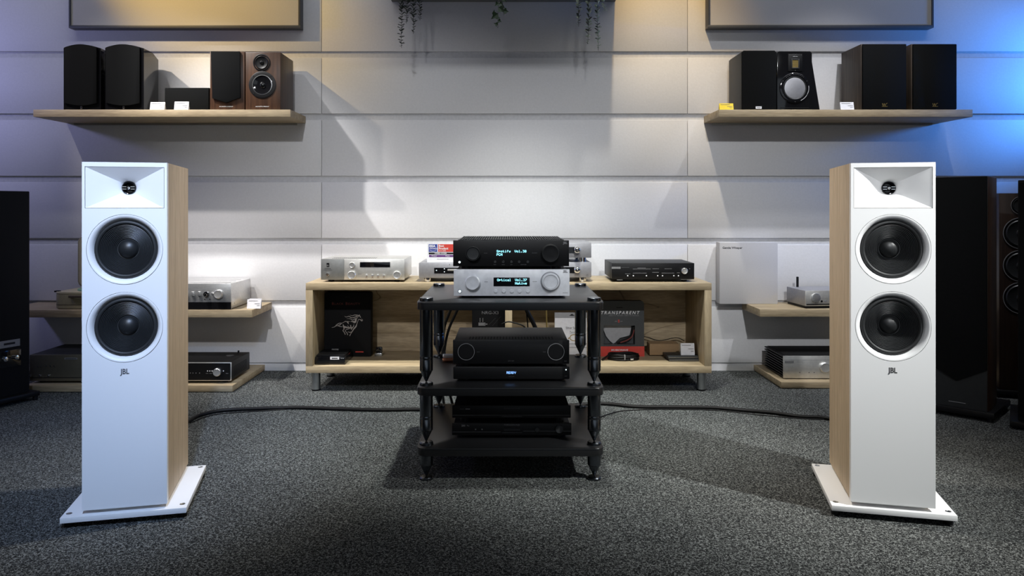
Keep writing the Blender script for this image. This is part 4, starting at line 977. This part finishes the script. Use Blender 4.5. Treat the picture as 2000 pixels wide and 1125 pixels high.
t = thing('tower_speaker', 'tall black grille tower with walnut side, right behind the right white speaker', 'speaker', (2.10, 3.53, 0), math.radians(-44))
w_ = 0.122; zb, zt = 0.045, 1.117
bm = nb(); prism(bm, [(-w_, 0), (w_, 0), (w_ + 0.003, 0.05), (w_ - 0.004, 0.19), (w_ - 0.045, 0.30), (-w_ + 0.045, 0.30), (-w_ + 0.004, 0.19), (-w_ - 0.003, 0.05)], zb, zt, 'xy', 0.003); obj('cabinet', bm, 'walnut', t)
pbox('front_panel', t, 'charcoal', -w_ + 0.001, w_ - 0.001, -0.010, 0.001, zb, zt - 0.001, bev=0.002)
P = [(-w_ + 0.001, zt - 0.001), (w_ - 0.001, zt - 0.001), (w_ - 0.001, 0.235), (0.0, 0.170), (-w_ + 0.001, 0.235)]
obj('grille', prism(nb(), P, -0.022, -0.009, 'xz', 0.003), 'grille_cloth', t)
pbox('badge', t, 'grey_line', -0.035, 0.035, -0.0112, -0.009, 0.068, 0.071)
pbox('plinth', t, 'black', -0.15, 0.15, -0.02, 0.32, 0.018, 0.045, bev=0.003)
for x in (-0.13, 0.13):
    for y in (0.0, 0.30): obj('foot', cyl(nb(), (x, y, 0), 0.012, 0.018, 'z', 16), 'black', t)

t = box_tower('tower_speaker', 'brown veneer tower with four ringed drivers near the right edge', 2.62, 3.86, math.radians(-20), 0.195, 0.30, 0.040, 1.048, 'brown_veneer')
for z, r in ((0.985, 0.045), (0.843, 0.079), (0.677, 0.079), (0.513, 0.079)):
    o = obj('driver', lathe(nb(), [(r, 0.001), (r, -0.003), (r * 0.95, -0.004), (r * 0.93, -0.001), (0, -0.001)], (0, 0, z), 'y', 44), 'black', t)
    obj('driver_ring', lathe(nb(), [(r * 1.02, 0.0), (r * 1.02, -0.0045), (r * 0.985, -0.0045), (r * 0.985, 0.0)], (0, 0, z), 'y', 48), 'grey_line', o)
    obj('cone', lathe(nb(), [(r * 0.86, -0.0015), (r * 0.80, -0.006), (r * 0.72, -0.002), (r * 0.28, -0.0012), (r * 0.2, -0.006), (0, -0.008)], (0, 0, z), 'y', 40), 'cone_black', o)
pbox('plinth', t, 'black', -0.12, 0.12, -0.02, 0.32, 0.018, 0.040, bev=0.003)
for x in (-0.10, 0.10):
    for y in (0.0, 0.30): obj('foot', cyl(nb(), (x, y, 0), 0.012, 0.018, 'z', 16), 'black', t)
t = box_tower('tower_speaker', 'black tower speaker cut off by the right edge of the photo', 2.345, 3.28, math.radians(-34), 0.22, 0.30, 0.035, 1.095, 'black_matte')
pbox('grille', t, 'grille_cloth', -0.106, 0.106, -0.012, 0.001, 0.06, 1.085, bev=0.003)
pbox('plinth', t, 'black', -0.14, 0.14, -0.03, 0.32, 0.010, 0.035, bev=0.003)
for x in (-0.12, 0.12):
    for y in (0.0, 0.30): obj('foot', cyl(nb(), (x, y, 0), 0.012, 0.010, 'z', 16), 'black', t)

# ------------------------------------------------------------------ framed panels, planter and trailing plants
def picture(label, xl, xr, yb):
    Z = 4.455; x0, x1 = PX(xl, Z), PX(xr, Z); z0 = PZ(yb, Z); c = (x0 + x1) / 2; w_ = (x1 - x0) / 2; hh = 0.90
    t = thing('framed_panel', label, 'picture', (c, Z, z0), 0, 'framed wall panels')
    for a in ((-w_, w_, 0, 0.016), (-w_, w_, hh - 0.016, hh)): pbox('frame_rail', t, 'frame_grey', a[0], a[1], 0, WALL - Z, a[2], a[3], bev=0.001)
    for s in (-1, 1): pbox('frame_rail', t, 'frame_grey', min(s * w_, s * (w_ - 0.012)), max(s * w_, s * (w_ - 0.012)), 0, WALL - Z, 0.016, hh - 0.016, bev=0.001)
    pbox('canvas', t, 'canvas', -w_ + 0.012, w_ - 0.012, 0.006, WALL - Z - 0.004, 0.016, hh - 0.016)
picture('plain framed panel in warm light above the upper left shelf', 134, 586.5, 54.5)
picture('plain framed panel in dim light above the upper right shelf', 1383, 1824, 54)

pl = thing('planter_shelf', 'dark planter box on the wall at the top centre, plants hanging from it', 'planter', (-0.02, 4.17, 2.20))
PW = 0.665
pbox('base', pl, 'planter_grey', -PW, PW, 0, WALL - 4.17, 0, 0.02, bev=0.002)
for y0, y1 in ((0, 0.015), (WALL - 4.17 - 0.016, WALL - 4.17 - 0.001)): pbox('side_board', pl, 'planter_grey', -PW, PW, y0, y1, 0.02, 0.13, bev=0.002)
for s in (-1, 1): pbox('end_board', pl, 'planter_grey', min(s * PW, s * (PW - 0.015)), max(s * PW, s * (PW - 0.015)), 0.015, WALL - 4.17 - 0.016, 0.02, 0.13, bev=0.002)
pbox('soil', pl, 'leather_brown', -PW + 0.015, PW - 0.015, 0.015, WALL - 4.17 - 0.016, 0.02, 0.10)
def leaf_mesh(name, L_, W_, m, lobes=False):
    bm = nb()
    if lobes: out = [(0, 0), (0.40, 0.16), (0.62, 0.02), (0.46, 0.48), (0.22, 0.55), (0, 1.0), (-0.22, 0.55), (-0.46, 0.48), (-0.62, 0.02), (-0.40, 0.16)]
    else: out = [(0, 0), (0.32, 0.25), (0.5, 0.55), (0.36, 0.85), (0, 1.0), (-0.36, 0.85), (-0.5, 0.55), (-0.32, 0.25)]
    top = [bm.verts.new((x * W_, y * L_, 0.0035 * abs(x) * 2 * (W_ / 0.02))) for x, y in out]
    bot = [bm.verts.new((x * W_, y * L_, 0.0035 * abs(x) * 2 * (W_ / 0.02) - 0.0006)) for x, y in out]
    ct = bm.verts.new((0, L_ * 0.5, 0)); cb = bm.verts.new((0, L_ * 0.5, -0.0006)); n = len(out)
    for i in range(n):
        j = (i + 1) % n
        bm.faces.new((top[i], top[j], ct)); bm.faces.new((bot[j], bot[i], cb)); bm.faces.new((top[i], bot[i], bot[j], top[j]))
    bmesh.ops.recalc_face_normals(bm, faces=bm.faces[:])
    me = bpy.data.meshes.new(name); bm.to_mesh(me); bm.free(); me.materials.append(M[m]); return me
LD = leaf_mesh('leaf', 0.025, 0.019, 'leaf_dark'); LP = leaf_mesh('leaf', 0.025, 0.019, 'leaf_pale'); LI = leaf_mesh('leaf', 0.045, 0.040, 'ivy_green', True)
def plant(name, label, px, strands, kind):
    Z = 4.150; x_ = PX(px, Z)
    t = thing(name, label, 'plant', (x_, 4.20, 2.30), 0)
    rnd = random.Random(int(px))
    for sx, bottom, me_i in strands:
        X0 = PX(sx, Z) - x_; zb_ = PZ(bottom, Z) - 2.30
        pts = [(X0 * 0.6, 0.03, -0.02), (X0 * 0.8, -0.01, 0.055), (X0, -0.05, 0.02)]
        n = 5
        for i in range(1, n + 1): pts.append((X0 + rnd.uniform(-0.004, 0.004), -0.052 + rnd.uniform(-0.003, 0.003), zb_ * i / n))
        P = smooth_path(pts, 6)
        obj('stem', tube(nb(), P, 0.0012, 5, 1), 'stem', t)
        zs = 0.02; side = 1
        while zs > zb_:
            k = min(P[8:], key=lambda p: abs(p.z - zs))
            for sgn in ((1, -1) if kind != 'ivy' else (side,)):
                lf = bpy.data.objects.new('leaf', rnd.choice(me_i)); COL.objects.link(lf); lf.parent = t; lf.location = k
                s_ = rnd.uniform(0.6, 1.15) * (0.55 + 0.45 * min(1, (zs - zb_) / 0.08))
                lf.scale = (s_, s_, s_)
                if kind == 'ivy': lf.rotation_euler = (rnd.uniform(-0.3, 0.2) - PI / 2 * 0 + rnd.uniform(1.0, 1.7), rnd.uniform(-0.3, 0.3), 0); lf.rotation_euler = (PI / 2 + rnd.uniform(-0.4, 0.3), side * rnd.uniform(1.2, 2.4), rnd.uniform(-0.3, 0.3))
                else: lf.rotation_euler = (rnd.uniform(0.2, 1.1) , 0, (-PI / 2 if sgn > 0 else PI / 2) + rnd.uniform(-0.7, 0.7))
            zs -= rnd.uniform(0.009, 0.013) if kind != 'ivy' else rnd.uniform(0.028, 0.036); side = -side
plant('trailing_eucalyptus', 'dark leaved trailing plant hanging at the left of the planter', 800, [(785, 94, [LD]), (794, 46, [LD]), (807, 66, [LD]), (819, 40, [LD])], 'euc')
plant('trailing_ivy', 'ivy with lobed leaves hanging from the middle of the planter', 975, [(973, 55, [LI]), (983, 30, [LI])], 'ivy')
plant('trailing_eucalyptus', 'pale and dark leaved trailing plant hanging at the right of the planter', 1155, [(1131, 52, [LP, LD]), (1149, 86, [LD, LD, LP]), (1167, 99, [LP, LD, LP]), (1180, 22, [LP])], 'euc')

# ------------------------------------------------------------------ cables
def floor_pt(px, py, z=0.009):
    Z = K * (HC - z) / (py - CY); return (PX(px, Z), Z, z)
bm = nb(); tube(bm, [(-1.36, 2.86, 0.06), (-1.42, 3.10, 0.012)] + [floor_pt(x, y) for x, y in ((372, 820), (400, 808), (440, 801), (520, 797.5), (585, 796), (660, 798.5), (740, 800.5), (818, 799.5))] + [(-0.26, 3.60, 0.010), (-0.12, 3.50, 0.05), (-0.06, 3.36, 0.25)], 0.0085, 8, 6)
tag(obj('speaker_cable', bm, 'cable_black'), 'thick black cable across the carpet to the left white speaker', 'cable', 'floor cables')
bm = nb(); tube(bm, [(0.05, 3.36, 0.25), (0.16, 3.50, 0.06), (0.32, 3.70, 0.010)] + [floor_pt(x, y) for x, y in ((1176, 788), (1240, 794), (1310, 795), (1390, 796), (1450, 801), (1510, 806), (1560, 813), (1618, 817))] + [(1.55, 3.30, 0.012), (1.42, 3.05, 0.02), (1.33, 2.88, 0.06)], 0.0085, 8, 6)
tag(obj('speaker_cable', bm, 'cable_black'), 'thick black cable across the carpet to the right white speaker', 'cable', 'floor cables')
bm = nb(); tube(bm, [(0.33, 3.38, 0.004)] + [floor_pt(x, y, 0.003) for x, y in ((1180, 812), (1220, 802), (1300, 799.5), (1400, 801.5), (1480, 810), (1560, 817), (1612, 819))], 0.0025, 6, 6)
tag(obj('thin_wire', bm, 'cable_black'), 'thin dark wire beside the right thick floor cable', 'wire')
bm = nb(); tube(bm, [floor_pt(x, y, 0.003) for x, y in ((372, 826), (402, 814), (430, 808), (470, 805), (520, 802), (560, 799))], 0.0025, 6, 6)
tag(obj('thin_wire', bm, 'cable_black'), 'thin dark wire beside the left thick floor cable', 'wire')
def hang(label, pts, r, m='cable_black'):
    bm = nb(); tube(bm, pts, r, 8, 6); tag(obj('hanging_cable', bm, m), label, 'cable', 'cables behind the rack')
def hp(px, py, Z): return (PX(px, Z), Z, PZ(py, Z))
Zc = 3.42
hang('black cable drooping behind the rack, outermost at left', [hp(892, 575, Zc), hp(880, 606, Zc), hp(868, 640, Zc), hp(864, 690, Zc), hp(862, 740, Zc), hp(868, 796, 3.5)], 0.006)
hang('black cable drooping behind the rack, inner one at left', [hp(905, 575, Zc), hp(893, 606, Zc), hp(876, 645, Zc), hp(868, 690, Zc), hp(872, 740, 3.36), hp(884, 790, 3.40)], 0.006)
hang('thick black cable slanting behind the black amplifier', [hp(1018, 580, Zc), hp(1030, 608, Zc), hp(1042, 632, Zc), hp(1052, 660, Zc), hp(1056, 700, Zc)], 0.010)
hang('thin black cable slanting behind the black amplifier', [hp(1027, 590, Zc), hp(1029, 615, Zc), hp(1031, 640, Zc), hp(1034, 680, Zc)], 0.003)
hang('thin dark cable arching over the black amplifier', [hp(980, 633, Zc), hp(992, 628.5, Zc), hp(1006, 631, Zc), hp(1024, 638, Zc), hp(1040, 660, Zc)], 0.003)
hang('thin yellow cord hanging behind the rack', [hp(1066, 580, Zc), hp(1067, 610, Zc), hp(1068, 640, Zc), hp(1069, 690, Zc)], 0.0035, 'gold')

t = thing('cable_plugs', 'red and white cable plugs on the middle shelf beside the black amplifier', 'plug', (-0.235, 3.14, S1))
obj('white_plug', cyl(nb(), (-0.03, 0, 0.022), 0.008, 0.07, 'x', 16), 'white_card', t)
obj('red_plug', cyl(nb(), (-0.03, -0.012, 0.0075), 0.0075, 0.07, 'x', 16), 'copper', t)
bm = nb(); tube(bm, [(-0.028, 0, 0.022), (-0.05, 0.02, 0.03), (-0.055, 0.06, 0.06), (-0.05, 0.11, 0.16)], 0.004, 8, 6); obj('lead', bm, 'cable_black', t)
